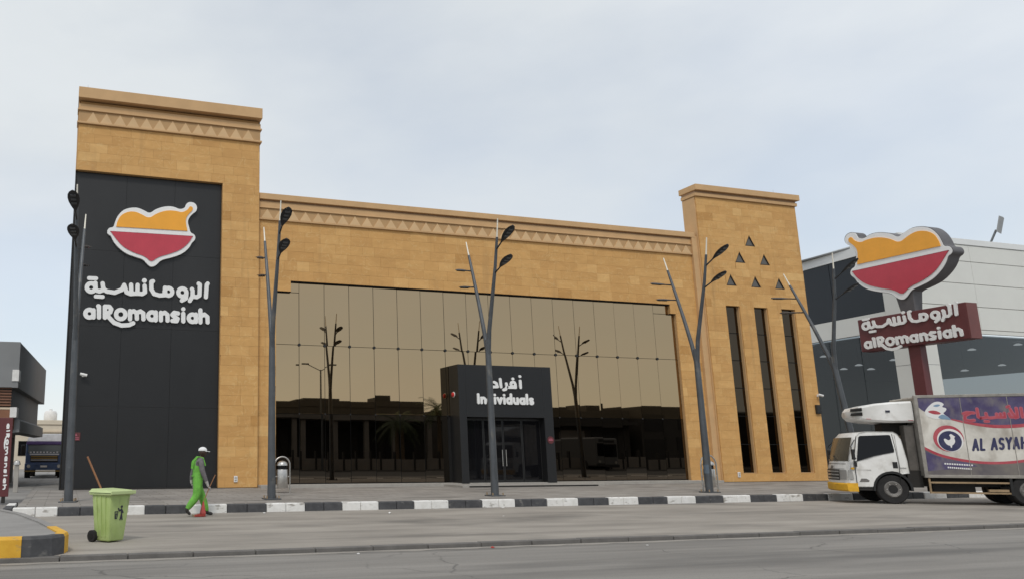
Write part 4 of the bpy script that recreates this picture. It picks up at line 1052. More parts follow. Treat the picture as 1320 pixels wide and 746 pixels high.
# ------------------------------------------------------------------ street cleaner
W = thing('person', 'street cleaner in green overalls, grey shirt and white cap walking with a dustpan', 'person', (3.27, 19.75, 0))
def skin_mesh(nodes, edges, root):
    me = bpy.data.meshes.new('tmp'); me.from_pydata([n[0] for n in nodes], edges, [])
    o = bpy.data.objects.new('tmp', me); C.objects.link(o)
    md = o.modifiers.new('s', 'SKIN'); md.use_smooth_shade = True
    for i, n in enumerate(nodes):
        r = n[1] if hasattr(n[1], '__len__') else (n[1], n[1])
        me.skin_vertices[0].data[i].radius = r
        me.skin_vertices[0].data[i].use_root = (i == root)
    o.modifiers.new('d', 'SUBSURF').levels = 2
    dg = bpy.context.evaluated_depsgraph_get(); e = o.evaluated_get(dg); m2 = bpy.data.meshes.new_from_object(e)
    vv = [tuple(q.co) for q in m2.vertices]; ff = [tuple(p.vertices) for p in m2.polygons]
    bpy.data.objects.remove(o); bpy.data.meshes.remove(me); bpy.data.meshes.remove(m2)
    return vv, ff
N = [((-.03,0,.86),(.175,.15)), ((-.04,0,1.02),(.17,.145)), ((-.03,0,1.22),(.185,.155)), ((-.01,0,1.34),(.145,.13)), ((.035,0,1.42),.055), ((.05,0,1.47),.055),
     ((-.03,.10,.74),(.12,.135)), ((.10,.11,.45),.105), ((.20,.11,.15),.085), ((.225,.11,.06),.05), ((.38,.12,.035),.038),
     ((-.05,-.10,.74),(.122,.138)), ((-.08,-.11,.47),.108), ((-.27,-.11,.23),.085), ((-.325,-.11,.14),.05), ((-.22,-.11,.04),.038),
     ((.0,-.19,1.33),.075), ((.03,-.235,1.10),.07), ((.12,-.235,.88),.056), ((.175,-.225,.76),.032), ((.195,-.222,.70),.036),
     ((-.02,.19,1.33),.075), ((-.12,.225,1.10),.07), ((-.17,.235,.92),.046), ((-.165,.235,.82),.032), ((-.155,.235,.76),.036)]
E_ = [(0,1),(1,2),(2,3),(3,4),(4,5),(0,6),(6,7),(7,8),(8,9),(9,10),(0,11),(11,12),(12,13),(13,14),(14,15),(3,16),(16,17),(17,18),(18,19),(19,20),(3,21),(21,22),(22,23),(23,24),(24,25)]
vv, ff = skin_mesh(N, E_, 0)
body = MB()
P = [np.array(n[0]) for n in N]
def bone_of(c):
    best, bi = 9, 0
    for k, (a, b) in enumerate(E_):
        d = P[b]-P[a]; tt = np.clip(((c-P[a])@d)/(d@d), 0, 1); dist = np.linalg.norm(c-P[a]-tt*d)
        r = N[a][1]; r = r if not hasattr(r, '__len__') else r[0]
        if dist-r < best: best, bi = dist-r, k
    return bi
# material slots: 0 overall, 1 shirt, 2 skin, 3 shoe, 4 glove
for fc in ff:
    c = np.mean([vv[i] for i in fc], axis=0); k = bone_of(c); m = 0
    if k in (4, 3): m = 2 if c[2] > 1.405 else 1
    if k == 2 and c[2] > 1.37: m = 1
    if k in (15,16,17,20,21,22): m = 1
    if k in (18,19,23,24): m = 4
    if k in (8,9,13,14) or (k in (7,12) and c[2] < .11): m = 3
    body.m.append(m); body.f.append(tuple(fc))
body.v = list(vv)
# head: skull with jaw, nose, ears (same mesh)
def ell(mb, c, r, n=14, mi=2, fn=None):
    v = []; f = []
    for i in range(n+1):
        th = math.pi*i/n
        for k in range(2*n):
            ph = math.pi*k/n
            p = [math.sin(th)*math.cos(ph), math.sin(th)*math.sin(ph), math.cos(th)]
            if fn: p = fn(p)
            v.append((c[0]+r[0]*p[0], c[1]+r[1]*p[1], c[2]+r[2]*p[2]))
    for i in range(n):
        for k in range(2*n): f.append((i*2*n+k, (i+1)*2*n+k, (i+1)*2*n+(k+1)%(2*n), i*2*n+(k+1)%(2*n)))
    mb.add(v, f, mi)
def skull(p):
    x, y, z = p
    if z < -.1: x = x*(1-.18*(-z)) + .12*(-z); y *= 1-.32*(-z)
    return (x, y, z)
ell(body, (.075,0,1.555), (.102,.078,.118), 14, 2, skull)
ell(body, (.182,0,1.545), (.022,.015,.024), 6)            # nose
ell(body, (.155,0,1.495), (.028,.03,.010), 6)             # lips
for s in (-1, 1): ell(body, (.065,s*.079,1.55), (.02,.010,.032), 6); ell(body, (.158,s*.032,1.567), (.012,.013,.009), 6, 1)
# fingers of both hands, closed round the handle / hanging curled
for hx, hy, hz, s in ((.205,-.222,.675,-1), (-.15,.235,.735,1)):
    for k in range(4):
        oy = (k-1.5)*.019
        body.tube([(hx-.01+.0,hy+oy*.3,hz+.015-oy*.4+.0),(hx+.035,hy-.022*s*0+oy*.5,hz-.005-oy),(hx+.045,hy+.02,hz-.03-oy),(hx+.02,hy+.032,hz-.035-oy)], [.011,.010,.009,.008], 6, 4)
    body.tube([(hx-.02,hy-.03,hz+.03),(hx+.015,hy-.038,hz+.0),(hx+.04,hy-.02,hz-.005)], [.012,.011,.009], 6, 4)
body.build('body', ['overall_green','shirt_grey','skin','shoe','glove'], W, smooth=60)
cap = MB()
def capf(p): return (p[0], p[1], max(p[2], -.12))
ell(cap, (.07,0,1.598), (.112,.088,.088), 12, 0, capf)
cap.hexa([(.12,-.075,1.575),(.25,-.05,1.562),(.25,.05,1.562),(.12,.075,1.575),(.12,-.075,1.592),(.25,-.05,1.574),(.25,.05,1.574),(.12,.075,1.592)])
cap.build('cap', 'cap_white', W, smooth=50)
MB().box(-.16,.135,-.03,.03,0,.02).build('belt', 'overall_green', W, loc=(-.02,0,.96)).scale = (1.05, 4.4, 1)
for s in (-.085, .085): MB().tube([(-.185,s,1.15),(-.17,s*1.05,1.32),(-.06,s*1.1,1.44),(.07,s*1.05,1.41),(.13,s,1.22)], [.02]*5, 8).build('strap', 'overall_green', W, smooth=True)
t = thing('dustpan', 'long-handled red dustpan held by the street cleaner', 'dustpan', (3.27, 19.52, 0))
MB().tube([(.36,0,1.00),(.215,0,.69),(.07,0,.34)], .011, 8).build('handle', 'wood', t)
pan = MB()
pan.hexa([(-.17,-.14,.012),(.11,-.14,.012),(.11,.10,.012),(-.17,.10,.012),(-.17,-.14,.03),(.11,-.14,.09),(.11,.10,.09),(-.17,.10,.03)])
pan.hexa([(.00,-.12,.08),(.12,-.12,.08),(.12,.08,.08),(.00,.08,.08),(.06,-.03,.36),(.085,-.03,.36),(.085,.0,.36),(.06,.0,.36)])
pan.build('pan', 'pan_red', t)
MB().box(-.18,-.165,-.15,.11,.005,.05).build('lip', 'rail_tan', t)

# ------------------------------------------------------------------ delivery truck parked nose-in
T = thing('delivery_truck', 'white refrigerated box truck with purple and red printed side parked at the kerb', 'truck', (24.56, 18.62, 0), R(-35))
T.scale = (.955, 1, 1)
# local x: towards the rear, y: away from the camera side, z up. near flank at y = 0
cw = 1.90
prof = [(-1.08,.48),(-1.12,.62),(-1.10,1.02),(-1.02,1.30),(-.93,1.62),(-.80,2.02),(-.66,2.17),(-.35,2.215),(.33,2.20),(.44,2.12),(.52,1.95),(.585,1.30),(.60,.92),(.52,.92),(.40,.90),(.30,.955),(.13,1.0-.03),(-.05,.955),(-.22,.86),(-.34,.70),(-.42,.50)]
def cab_shell():
    # lofted across the width with rounded flanks and a bowed front
    v = []; f = []
    ys = [0.03, 0.0, .10, .5, .95, 1.4, 1.8, 1.9, 1.87]
    n = len(prof)
    for y in ys:
        q = abs(y-.95)/.95
        for x, z in prof:
            xx = x
            if x < -.5: xx = x - .16*(1-q**2.4) + .10*max(0,q-.9)*10*(0.6 if q > .9 else 0)
            yy = y
            if z > 1.3: yy = y + (.95-y)*.09*(z-1.3)/.9
            v.append((xx, yy, z))
    for i in range(len(ys)-1):
        for k in range(n): f.append((i*n+k, (i+1)*n+k, (i+1)*n+(k+1)%n, i*n+(k+1)%n))
    f.append(tuple(range(n))); f.append(tuple(range((len(ys)-1)*n, len(ys)*n))[::-1])
    return MB().add(v, f)
cabm = cab_shell().build('cab', 'truck_white', T, smooth=32)
def flanky(z): return 0.0 + (.95)*.09*max(0, z-1.3)/.9
def on_flank(poly, off, th, name, m, parent=T):
    mb = MB().prism(poly, 0, th)
    for i, p in enumerate(mb.v): mb.v[i] = (p[0], p[1]+flanky(p[2])-off, p[2])
    return mb.build(name, m, parent)
door = on_flank([(-.86,.52),(-.43,.52),(-.36,.71),(-.22,.87),(-.05,.965),(.13,.995),(.31,.96),(.325,1.2),(.31,1.62),(.27,2.13),(.20,2.145),(-.62,2.12),(-.70,2.06),(-.86,1.35)], .006, .02, 'door', 'truck_white')
on_flank([(-.80,1.30),(-.30,1.47),(.26,1.585),(.275,1.62),(.235,2.08),(.19,2.10),(-.60,2.075),(-.655,2.03)], .012, .02, 'window', 'cab_glass', door)
on_flank([(-.80,1.30),(-.30,1.47),(.26,1.585),(.262,1.565),(-.30,1.447),(-.815,1.278)], .016, .02, 'window_trim', 'black_plastic', door)
on_flank([(.325,.60),(.335,.60),(.34,1.2),(.325,1.62),(.285,2.13),(.275,2.13),(.315,1.62),(.33,1.2)], .010, .02, 'door_seam', 'chassis')
on_flank([(-.875,.56),(-.865,.56),(-.865,1.35),(-.705,2.07),(-.715,2.07),(-.875,1.36)], .010, .02, 'door_seam', 'chassis')
on_flank([(.17,1.08),(.30,1.08),(.30,1.27),(.17,1.27)], .014, .02, 'door_handle', 'black_plastic', door)
on_flank([(-.80,.66),(-.55,.66),(-.52,.70),(-.60,.76),(-.74,.76)], .014, .02, 'badge', 'rim', door)
on_flank([(.36,1.1),(.54,1.1),(.50,1.95),(.42,2.08),(.36,2.1)], .004, .02, 'rear_pillar', 'truck_white')
# windscreen, laid on the sloping front
def front_x(y, z):
    q = abs(y-.95)/.95
    for (xa, za), (xb, zb) in zip(prof[:-1], prof[1:]):
        if za <= z <= zb and xa < -.5:
            x = xa+(xb-xa)*(z-za)/(zb-za); return x - .16*(1-q**2.4)
    return -1.1
v = []; f = []
ny, nz = 13, 7
for i in range(ny):
    for j in range(nz):
        z = 1.30+(2.03-1.30)*j/(nz-1)
        y = .0+flanky(z)+.015 + (1.9-.03-2*flanky(z))*i/(ny-1)
        v.append((front_x(y, z)-.014, y, z))
for i in range(ny-1):
    for j in range(nz-1): f.append((i*nz+j, (i+1)*nz+j, (i+1)*nz+j+1, i*nz+j+1))
MB().add(v, f).build('windscreen', 'windshield', T, smooth=True)
def front_patch(y0, y1, z0, z1, off, name, m, n=8):
    v = []; f = []
    for i in range(n+1):
        for z in (z0, (z0+z1)/2, z1):
            y = y0+(y1-y0)*i/n; v.append((front_x(y, z)-off, y, z))
    for i in range(n):
        for j in range(2): f.append((i*3+j, i*3+3+j, i*3+4+j, i*3+1+j))
    return MB().add(v, f).build(name, m, T, smooth=True)
for z in (.74, .84, .94): front_patch(.38, 1.52, z, z+.05, .02, 'grille_bar', 'lens')
front_patch(.36, 1.54, .70, 1.03, .010, 'grille', 'black_plastic')
for y0, y1 in ((.02,.34),(1.56,1.88)): front_patch(y0, y1, .72, 1.02, .018, 'headlight', 'lens')
on_flank([(-1.09,.74),(-.94,.74),(-.96,1.0),(-1.07,1.02)], .008, .02, 'headlight', 'lens')
# bumper
bm_ = MB(); v = []; f = []
for i in range(13):
    y = -.01+1.92*i/12; q = abs(y-.95)/.96
    x = -1.10-.17*(1-q**2.6)
    for dx, z in ((0,.36),(-.05,.40),(-.05,.58),(0,.62),(.25,.62),(.25,.36)): v.append((x+dx, y, z))
for i in range(12):
    for k in range(6): f.append((i*6+k, i*6+6+k, i*6+6+(k+1)%6, i*6+(k+1)%6))
f += [tuple(range(6)), tuple(range(72,78))[::-1]]
MB().add(v, f).build('bumper', 'yellow_bumper', T, smooth=30)
MB().box(-1.06,-.90,-.012,.2,.36,.62,.01).build('bumper_end', 'yellow_bumper', T)
MB().box(-1.10,-.42,.02,1.88,.42,.50).build('sill', 'chassis', T)
on_flank([(-.99,1.04),(-.90,1.04),(-.90,1.10),(-.985,1.10)], .010, .02, 'indicator', 'yellow_bumper')
on_flank([(-.86,1.02),(-.44,1.02),(-.44,1.028),(-.86,1.028)], .0085, .02, 'door_crease', 'box_metal', door)
MB().box(-.84,-.48,-.03,.12,.40,.44,.006).build('cab_step', 'chassis', T)
for yy in (.55, 1.25):
    MB().tube([(front_x(yy,1.33)-.03, yy, 1.31), (front_x(yy+.45,1.45)-.03, yy+.45, 1.46)], .010, 6).build('wiper', 'black_plastic', T)
front_patch(.86, 1.04, 1.06, 1.15, .02, 'front_badge', 'rim')
front_patch(.10, 1.80, 1.20, 1.215, .006, 'panel_gap', 'chassis')
front_patch(.12, 1.78, 1.045, 1.055, .006, 'panel_gap', 'chassis')
MB().tube([(-.55,.5,1.55),(-.50,.62,1.66)], .16, 14).build('steering_wheel', 'black_plastic', T)
# mirrors
for y, s in ((-.02,-1),(1.92,1)):
    MB().tube([(-.82,y,1.38),(-.95,y+s*.14,1.42),(-.97,y+s*.16,1.75),(-.80,y+.0,1.95)], .014, 8).build('mirror_arm', 'black_plastic', T)
    MB().box(-1.0,-.92,y+s*.22-.09,y+s*.22+.09-.05,1.34,1.66,.02).build('mirror', 'black_plastic', T)
MB().box(-.90,-.82,-.07,-.012,1.12,1.30,.015).build('side_mirror', 'black_plastic', T)
# wheels
def truck_wheel(x, y, s, double=False):
    r = .44
    w = MB().lathe([(r*.62,-.11),(r*.93,-.115),(r,-.085),(r,.085),(r*.93,.115),(r*.62,.11)], 32)
    w.v = [(a, c, b) for a, b, c in w.v]
    o = w.build('wheel', 'rubber', T, smooth=35, loc=(x, y, r))
    h = MB().lathe([(r*.62,0),(r*.58,.02),(r*.50,.055),(r*.30,.03),(r*.26,-.01),(r*.16,-.03),(.02,-.035)], 24)
    h.v = [(a, s*(.085+c), b) for a, b, c in h.v]
    h.build('rim', 'rim', o, smooth=40)
    for k in range(6):
        a = 2*math.pi*k/6
        MB().tube([(r*.40*math.cos(a), s*.145, r*.40*math.sin(a)), (r*.40*math.cos(a), s*.10, r*.40*math.sin(a))], .018, 6).build('wheel_nut', 'steel', o)
truck_wheel(.10, .14, -1); truck_wheel(.10, 1.76, 1)
truck_wheel(3.62, .14, -1); truck_wheel(3.62, .40, -1); truck_wheel(3.62, 1.76, 1); truck_wheel(3.62, 1.50, 1)
# wheel arch / mudguard
v = []; f = []
for i in range(15):
    a = R(-5+190*i/14)
    for r in (.48, .545):
        v += [(.10+r*math.cos(a), -.012, .44+r*math.sin(a)), (.10+r*math.cos(a), .34, .44+r*math.sin(a))]
for i in range(14):
    b = 4*i
    f += [(b,b+4,b+6,b+2),(b+1,b+3,b+7,b+5),(b+2,b+6,b+7,b+3),(b,b+1,b+5,b+4)]
MB().add(v, f).build('mudguard', 'black_plastic', T, smooth=40)
MB().box(-.9, .62, .35, 1.55, .45, .95).build('engine_bay', 'chassis', T)
MB().box(-.4, 5.6, .55, .75, .52, .78).box(-.4, 5.6, 1.15, 1.35, .52, .78).build('chassis', 'chassis', T)
MB().box(.62, 1.02, .25, 1.65, .50, 1.0).build('fuel_tank', 'chassis', T)
MB().box(.70, .98, .25, .60, 1.0, 2.4, .02).build('cab_protector', 'box_dark', T)
MB().box(.72, .95, .3, 1.7, 1.0, 1.5, .02).build('equipment', 'chassis', T)
# refrigerated box
BX0, BX1, BZ0, BZ1 = 1.02, 5.70, .86, 3.27
MB().box(BX0, BX1, .0, 2.02, BZ0, BZ1, .012).build('cargo_box', 'box_white', T)
MB().box(BX0-.03, BX1+.02, -.02, .06, BZ1-.05, BZ1+.035, .008).build('top_rail', 'box_metal', T)
MB().box(BX0-.03, BX1+.02, -.02, .08, BZ0-.06, BZ0+.03, .008).build('bottom_rail', 'box_metal', T)
MB().box(BX0-.035, BX0+.07, -.024, .06, BZ0-.05, BZ1+.03, .01).build('corner_post', 'box_metal', T)
MB().box(BX0-.03, BX0-.005, .06, 1.98, BZ0, BZ1-.05).build('front_bulkhead', 'box_metal', T)
for xx in (2.21, 3.42, 4.6): MB().box(xx-.008, xx+.008, -.0095, .0, BZ0+.03, BZ1-.05).build('panel_joint', 'box_metal', T)
def cprint(poly, lay, name, m, smooth=True):
    MB().prism(poly, -.0015*lay-.001, -.0015*lay+.001).build(name, m, T)
def curve(pts, n=8):
    out = []
    for i in range(len(pts)-1):
        p0, p1, p2, p3 = pts[max(i-1,0)], pts[i], pts[i+1], pts[min(i+2,len(pts)-1)]
        for k in range(n):
            t = k/n
            out.append(tuple(.5*((2*p1[c])+(-p0[c]+p2[c])*t+(2*p0[c]-5*p1[c]+4*p2[c]-p3[c])*t*t+(-p0[c]+3*p1[c]-3*p2[c]+p3[c])*t**3) for c in (0,1)))
    return out+[pts[-1]]
xa, xb = BX0+.075, BX1-.02
lo = curve([(xa,2.93),(1.3,2.76),(1.9,2.54),(2.35,2.40),(3.03,2.28),(3.8,2.31),(4.7,2.52),(xb,2.85)])
cprint(lo+[(xb,BZ1-.055),(xa,BZ1-.055)], 1, 'print_band', 'box_purple')
r1 = curve([(1.72,2.60),(2.35,2.40),(3.03,2.28),(3.8,2.31),(4.7,2.52),(xb,2.85)]); r2 = curve([(1.72,2.615),(2.35,2.475),(3.03,2.375),(3.8,2.41),(4.7,2.60),(xb,2.92)])
cprint(r1+r2[::-1], 2, 'print_stripe', 'print_red')
b1 = curve([(xa,1.64),(1.52,1.42),(2.2,1.26),(2.88,1.21),(3.63,1.28),(4.6,1.5),(xb,1.8)])
cprint(b1+[(xb,BZ0+.03),(xa,BZ0+.03)], 1, 'print_band', 'box_grey')
b2 = curve([(xa,1.73),(1.53,1.50),(2.2,1.335),(2.88,1.285),(3.65,1.36),(4.6,1.58),(xb,1.88)])
cprint(b1+b2[::-1], 2, 'print_stripe', 'print_red')
cprint([(1.35,1.46),(xa,1.60),(xa,1.0),(1.6,1.05),(2.4,1.15),(2.2,1.245),(1.7,1.35)], 3, 'print_band', 'box_purple')
def disc(cx, cz, r, n=32, sx=1.0): return [(cx+r*sx*math.cos(2*math.pi*k/n), cz+r*math.sin(2*math.pi*k/n)) for k in range(n)]
cprint(disc(1.76,1.975,.40), 3, 'emblem_ring', 'print_red'); cprint(disc(1.80,1.925,.345), 4, 'emblem_white', 'print_white'); cprint(disc(1.79,1.90,.305), 5, 'emblem_disc', 'print_navy')
cprint(chaikin([(1.66,1.84),(1.62,1.96),(1.68,1.98),(1.74,1.92),(1.80,1.94),(1.82,2.02),(1.78,2.08),(1.84,2.12),(1.90,2.06),(1.95,2.03),(1.90,2.0),(1.93,1.90),(1.88,1.80),(1.82,1.77),(1.82,1.70),(1.78,1.70),(1.78,1.76),(1.71,1.78)]), 6, 'emblem_hen', 'print_white')
# cockerel-head picture at the front corner of the print
cprint(chaikin([(1.22,2.78),(1.35,2.95),(1.50,3.08),(1.66,3.11),(1.80,3.02),(1.70,2.93),(1.84,2.90),(1.80,2.80),(1.70,2.74),(1.90,2.58),(1.72,2.60),(1.55,2.55),(1.40,2.60),(1.28,2.66)]), 3, 'print_picture', 'print_white')
cprint(chaikin([(1.30,2.80),(1.45,2.84),(1.60,2.80),(1.68,2.72),(1.55,2.70),(1.42,2.73)]), 4, 'print_picture', 'print_red')
cprint(chaikin([(1.55,2.62),(1.70,2.72),(1.80,2.66),(1.94,2.52),(1.78,2.56),(1.66,2.56)]), 4, 'print_picture', 'print_blue')
cprint(chaikin([(1.46,2.96),(1.58,3.02),(1.70,3.0),(1.6,2.93)]), 4, 'print_picture', 'print_blue')
# Arabic name in red, Latin name in dark blue
AS = [[[(3.74,2.60),(3.74,2.86)]], [[(3.62,2.86),(3.62,2.60),(3.56,2.58)],[(3.46,2.84),(3.50,2.72),(3.58,2.60),(3.44,2.60),(3.42,2.70)]], [[(3.40,2.90),(3.44,2.92)]],
      [[(3.30,2.72),(3.30,2.60),(3.20,2.60),(3.20,2.70)],[(3.20,2.60),(3.10,2.60),(3.10,2.70)],[(3.10,2.60),(2.90,2.58),(2.84,2.62),(2.83,2.72)],[(2.83,2.60),(2.68,2.58)]], [[(2.78,2.48),(2.86,2.48)]],
      [[(2.62,2.86),(2.62,2.62),(2.68,2.58)]],
      [[(2.52,2.74),(2.34,2.76),(2.24,2.72)],[(2.44,2.74),(2.28,2.66),(2.26,2.54),(2.38,2.50),(2.50,2.52)]]]
for st in AS:
    stroke_mesh(st, .048, .013, -.0095, -.006).build('print_arabic', 'print_pink', T)
    stroke_mesh(st, .028, .011, -.0115, -.0075).build('print_arabic', 'print_red', T)
ls, xe = text_letters('AL ASYAH', .27, 0, 0, slant=.16, sx=.86, gap=.16)
k = 1.43/xe
for ch, st in ls:
    stroke_mesh([[(2.33+a*k, 1.60+b+a*k*.045) for a, b in s] for s in st], .031, .011, -.0095, -.006).build('print_letter', 'print_navy', T)
for q, (a, b) in enumerate(((1.55,2.3),(1.62,2.25))):
    n = 12
    for i in range(n):
        x0 = a+(b-a)*i/n
        MB().box(x0, x0+(b-a)/n*.7, -.0085, -.0055, 1.20-q*.11-i*.004, 1.245-q*.11-i*.004).build('print_small_text', 'print_white', T)
# refrigeration unit over the cab
ref = MB(); v = []; f = []
secs = [(-.62,2.68,2.86,.55,1.45),(-.45,2.58,2.99,.30,1.70),(-.05,2.51,3.08,.16,1.84),(.40,2.48,3.12,.12,1.88),(.97,2.48,3.14,.12,1.88)]
for x, z0, z1, y0, y1 in secs:
    m = .06
    v += [(x,y0+m,z0),(x,y1-m,z0),(x,y1,z0+m),(x,y1,z1-m),(x,y1-m,z1),(x,y0+m,z1),(x,y0,z1-m),(x,y0,z0+m)]
for i in range(len(secs)-1):
    for k in range(8): f.append((8*i+k, 8*i+(k+1)%8, 8*i+8+(k+1)%8, 8*i+8+k))
f += [tuple(range(8))[::-1], tuple(range(8*(len(secs)-1), 8*len(secs)))]
rf = MB().add(v, f).build('refrigeration_unit', 'truck_white', T, smooth=35)
for z in (2.72, 2.86):
    MB().hexa([(-.66,.50,z),(-.40,.20,z-.01),(-.40,.30,z-.01),(-.60,.6,z),(-.63,.50,z+.08),(-.40,.20,z+.10),(-.40,.30,z+.10),(-.60,.6,z+.08)]).build('air_vent', 'black_plastic', rf)
MB().box(.22,.34,.105,.13,2.80,2.86).build('maker_mark', 'print_black', rf)
MB().hexa([(-.3,.215,2.60),(.95,.108,2.53),(.95,.13,2.53),(-.3,.24,2.60),(-.3,.215,2.615),(.95,.108,2.545),(.95,.13,2.545),(-.3,.24,2.615)]).build('stripe', 'print_red', rf)
MB().box(.25,.97,.7,1.3,2.10,2.47).build('bracket', 'chassis', T)
# side guard rails
g = MB().box(1.08, 3.22, .02, .07, .635, .685).build('guard_rail', 'rail_tan', T)
MB().box(1.08, 3.22, .02, .07, .335, .385).build('guard_rail', 'rail_tan', T)
for xx in (1.08, 3.17): MB().box(xx, xx+.05, .022, .068, .386, .80).build('guard_post', 'rail_tan', T)
MB().box(2.6, 3.1, .0, .1, .40, .47).build('guard_step', 'rail_tan', T)
MB().box(3.15, 3.22, .0, .6, .30, .84).build('mud_flap', 'black_plastic', T)
MB().box(1.3, 2.4, .35, .8, .36, .80).build('tool_box', 'chassis', T)
MB().box(5.5, 5.72, .0, 2.0, .45, .6).build('rear_bumper', 'chassis', T)

# ------------------------------------------------------------------ pylon sign
K = 1.6
PX, PYY = 30.45*K, 21.35*K
t = thing('pylon_sign', 'tall maroon pylon sign with bowl logo on top and restaurant name box', 'sign', (PX, PYY, .19), R(-90))
t.scale = (K, K, K); Q = (1.5-1.3*K-.19)/K
# local x -> -Y (towards camera), local -y -> -X (face towards traffic)
MB().box(-.21, .21, -.12, .20, 0, 7.7+Q, .01).build('post', 'maroon', t)
MB().box(-.45, .45, -.4, .45, 0, .06).build('base_plate', 'chassis', t)
MB().box(-1.90, 2.02, -.24, .30, 5.28+Q, 6.56+Q, .02).build('name_box', 'maroon', t)
MB().box(2.022, 2.04, -.23, .29, 5.29+Q, 6.55+Q).build('box_end', 'maroon_end', t)
def sub_parent(fn, loc, *a, **k):
    """build children and shift them into the sign's frame"""
    before = set(t.children); fn(t, *a, **k)
    for o in t.children:
        if o not in before: o.location = loc
sub_parent(wordmark, (.05, -.242, 5.965+Q), s=.72, rad=.072, y0=-.05)
sub_parent(logo, (-.02, .30, 8.45+Q), mirror=-1, s=1.09, thick=.55, side='sign_grey')
MB().hexa([(-.25,-.14,6.57+Q),(.25,-.14,6.57+Q),(.25,.24,6.57+Q),(-.25,.24,6.57+Q),(-.33,-.22,7.35+Q),(.33,-.22,7.35+Q),(.33,.27,7.35+Q),(-.33,.27,7.35+Q)]).build('neck', 'sign_grey', t)

# ------------------------------------------------------------------ litter on the lane
def litter(x, y, z, m, label, s):
    bm = bmesh.new(); bmesh.ops.create_icosphere(bm, subdivisions=1, radius=1)
    for q in bm.verts: q.co = Vector((x+q.co.x*s*random.uniform(.6,1.4), y+q.co.y*s*random.uniform(.5,1.1), max(z+.003, z+.3*s+q.co.z*s*random.uniform(.2,.5))))
    single('litter', MB().bm(bm), m, label, 'litter', 'scraps of litter on the road')
litter(8.15, 19.2, 0, 'litter_white', 'white scrap of paper on the lane below the left glass', .05)
litter(12.05, 20.2, 0, 'litter_white', 'white scrap lying against the kerb left of the entrance', .05)
litter(5.05, 20.15, 0, 'litter_white', 'white crumpled scrap by the kerb right of the cleaner', .045)
litter(7.1, 12.3, -.07, 'litter_red', 'red scrap of packaging beside the low edging stones', .045)
litter(4.6, 12.15, -.07, 'litter_white', 'small white scrap beside the low edging stones', .03)
litter(9.9, 11.9, -.07, 'litter_white', 'tiny white scrap on the road surface below the portal', .03)
litter(10.5, 17.6, 0, 'litter_white', 'tiny white scrap in the middle of the parking lane', .025)

# ------------------------------------------------------------------ across the road (seen mirrored in the glass)
OB = thing('colonnade_building', 'long low building with columned porch across the road, mirrored in the glass', 'building', (10, -26, .05))
MB().box(0, 30, -10, 0, 0, 7.0, .02).build('wall', 'opp_grey', OB)
MB().box(7, 30.2, -10.1, .1, 7.0, 7.7).build('parapet', 'opp_grey', OB)
MB().box(-1, 33, .1, 4.5, 5.3, 5.9, .03).build('porch_roof', 'opp_light', OB)
for k in range(8): MB().box(1+k*4, 1.55+k*4, 3.6, 4.1, 0, 5.29, .02).build('column', 'opp_light', OB)
for k in range(7): MB().box(1.6+k*4, 4.6+k*4, .0, .06, .1, 4.6).build('shop_window', 'opp_dark', OB)
OB2 = thing('warehouse_building', 'plain low warehouse across the road, mirrored right of the entrance', 'building', (43.5, -25, .05))
MB().box(0, 24, -12, 0, 0, 7.0, .02).build('wall', 'opp_grey', OB2)
for k in range(5): MB().box(1+k*4.6, 4.6+k*4.6, .0, .07, .1, 4.4).build('shutter', 'opp_light' if k % 2 else 'opp_dark', OB2)
MB().box(-.2, 24.2, .0, 1.6, 4.9, 5.3).build('canopy', 'opp_grey', OB2)
for k, (x0, w, h) in enumerate(((2,3,.7),(8.5,1.6,1.1),(14,4,.5),(20.5,2,.9))): MB().box(x0, x0+w, -6, -2, 7.0, 7.0+h).build('roof_unit', 'opp_grey', OB2)
for k, (x0, w, h) in enumerate(((1,3,.6),(9,2,1.2),(15,5,.9),(25,2.5,1.3))): MB().box(x0, x0+w, -6, -2, 6.9, 7.2+h).build('roof_unit', 'opp_grey', OB)
OB3 = thing('corner_building', 'taller corner building across the road, mirrored at the right end of the glass', 'building', (68.5, -24, .05))
MB().box(0, 34, -14, 0, 0, 7.5, .02).build('wall', 'opp_grey', OB3)
for k in range(6):
    MB().box(1+k*5.4, 4.8+k*5.4, .0, .07, .1, 3.6).build('shop_window', 'opp_dark', OB3)
    MB().box(1.4+k*5.4, 4.4+k*5.4, .0, .07, 4.6, 6.4).build('window', 'opp_dark', OB3)
FN = thing('roadside_fence', 'low white roadside wall with dark posts across the road', 'fence', (8, -10.5, .05))
MB().box(0, 60, -.12, .12, 0, 1.05, .02).build('wall', 'opp_light', FN)
for k in range(41): MB().box(k*1.5-.08, k*1.5+.08, -.2, .2, 0, 1.75, .01).build('post', 'opp_dark', FN)
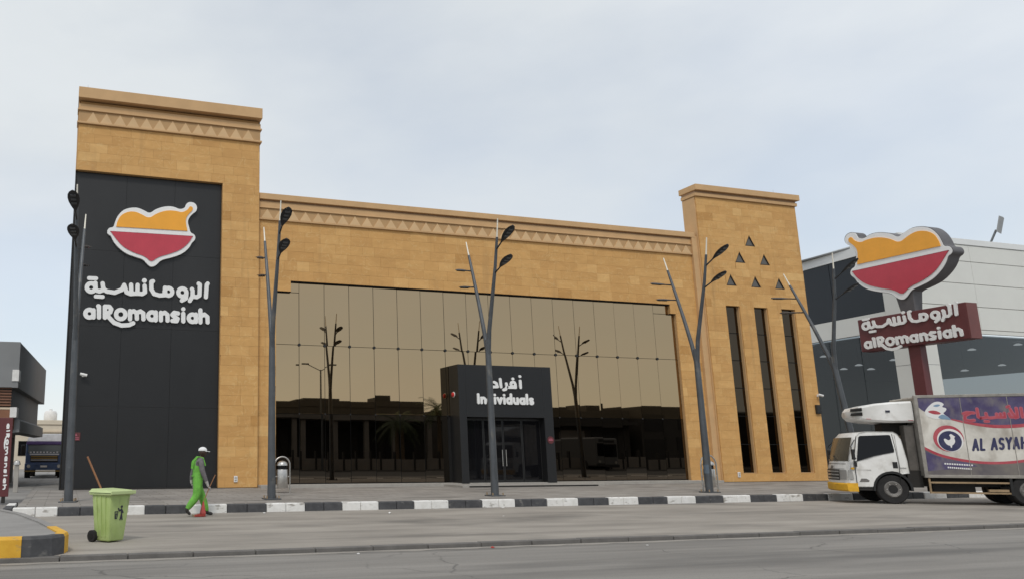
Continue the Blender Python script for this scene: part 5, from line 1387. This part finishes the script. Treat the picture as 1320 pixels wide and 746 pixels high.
def palm(x, y, h, label):
    t = thing('palm_tree', label, 'palm tree', (x, y, .05), group='palms across the road')
    MB().tube([(0,0,0),(.05,0,h*.5),(.0,.05,h)], [.26,.2,.17], 10).build('trunk', 'palm_trunk', t)
    v = []; f = []
    for k in range(44):
        a = 2*math.pi*k/44+random.uniform(-.1,.1); el = random.uniform(-.5, 1.1); L = random.uniform(2.2, 3.1)
        d = Vector((math.cos(a), math.sin(a), 0)); sidev = Vector((-d.y, d.x, 0)); pts = []
        for i in range(9):
            s_ = i/8; pts.append(Vector((0,0,h)) + d*L*s_*math.cos(el*.6) + Vector((0,0,1))*(L*s_*math.sin(el)-1.5*s_*s_))
        for i in range(8):
            p0, p1 = pts[i], pts[i+1]; w = .45*math.sin(math.pi*(.12+.85*i/8))
            for sg in (-1, 1):
                for q in range(2):
                    c0 = p0.lerp(p1, q*.5); c1 = p0.lerp(p1, q*.5+.22); tip = c0+sidev*sg*w+(p1-p0)*.7-Vector((0,0,.12))
                    n = len(v); v += [tuple(c0), tuple(c1), tuple(tip)]; f.append((n,n+1,n+2))
    MB().add(v, f).build('crown', 'palm_leaf', t)
palm(36.5, -13.5, 6.4, 'tallest palm across the road, mirrored left of the entrance')
palm(41.0, -14, 5.4, 'shorter palm across the road nearest the warehouse')
palm(32.6, -15, 4.9, 'short palm across the road in front of the columned porch')
t = thing('parked_coach', 'pale coach parked across the road, mirrored right of the entrance', 'coach', (52.5, -8, -.07))
MB().box(-1.2, 1.2, -9, 0, .35, 3.3, .15).build('body', 'coach_white', t)
MB().box(-1.05, 1.05, -.02, .03, 1.4, 2.7, .02).build('windscreen', 'dark_glass', t)
MB().box(-.8, .8, -.02, .03, 2.85, 3.1, .02).build('destination_board', 'opp_dark', t)
for s in (-1, 1):
    MB().tube([(s*.85,.0,.85),(s*.85,.04,.85)], .14, 14).build('headlight', 'lens', t)
    for y in (-2, -6.5): MB().tube([(s*1.22,y,.5),(s*.9,y,.5)], .5, 18).build('wheel', 'rubber', t)
MB().box(-1.22, 1.22, -.05, .08, .35, .65, .03).build('bumper', 'opp_dark', t)
t = thing('road_lamp', 'tall double-armed road lamp on the far side, mirrored beside the forked lamps', 'street lamp', (22.0, -9.9, .05))
MB().tube([(0,0,0),(0,0,9.5)], [.12,.07], 10).build('pole', 'lamp_metal', t)
for s in (-1, 1):
    MB().tube([(0,0,9.4),(s*1.3,0,10.0)], .04, 8).build('arm', 'lamp_metal', t); MB().box(min(s*1.2,s*1.9), max(s*1.2,s*1.9), -.12,.12,9.98,10.1,.02).build('lamp_head', 'lamp_head', t)
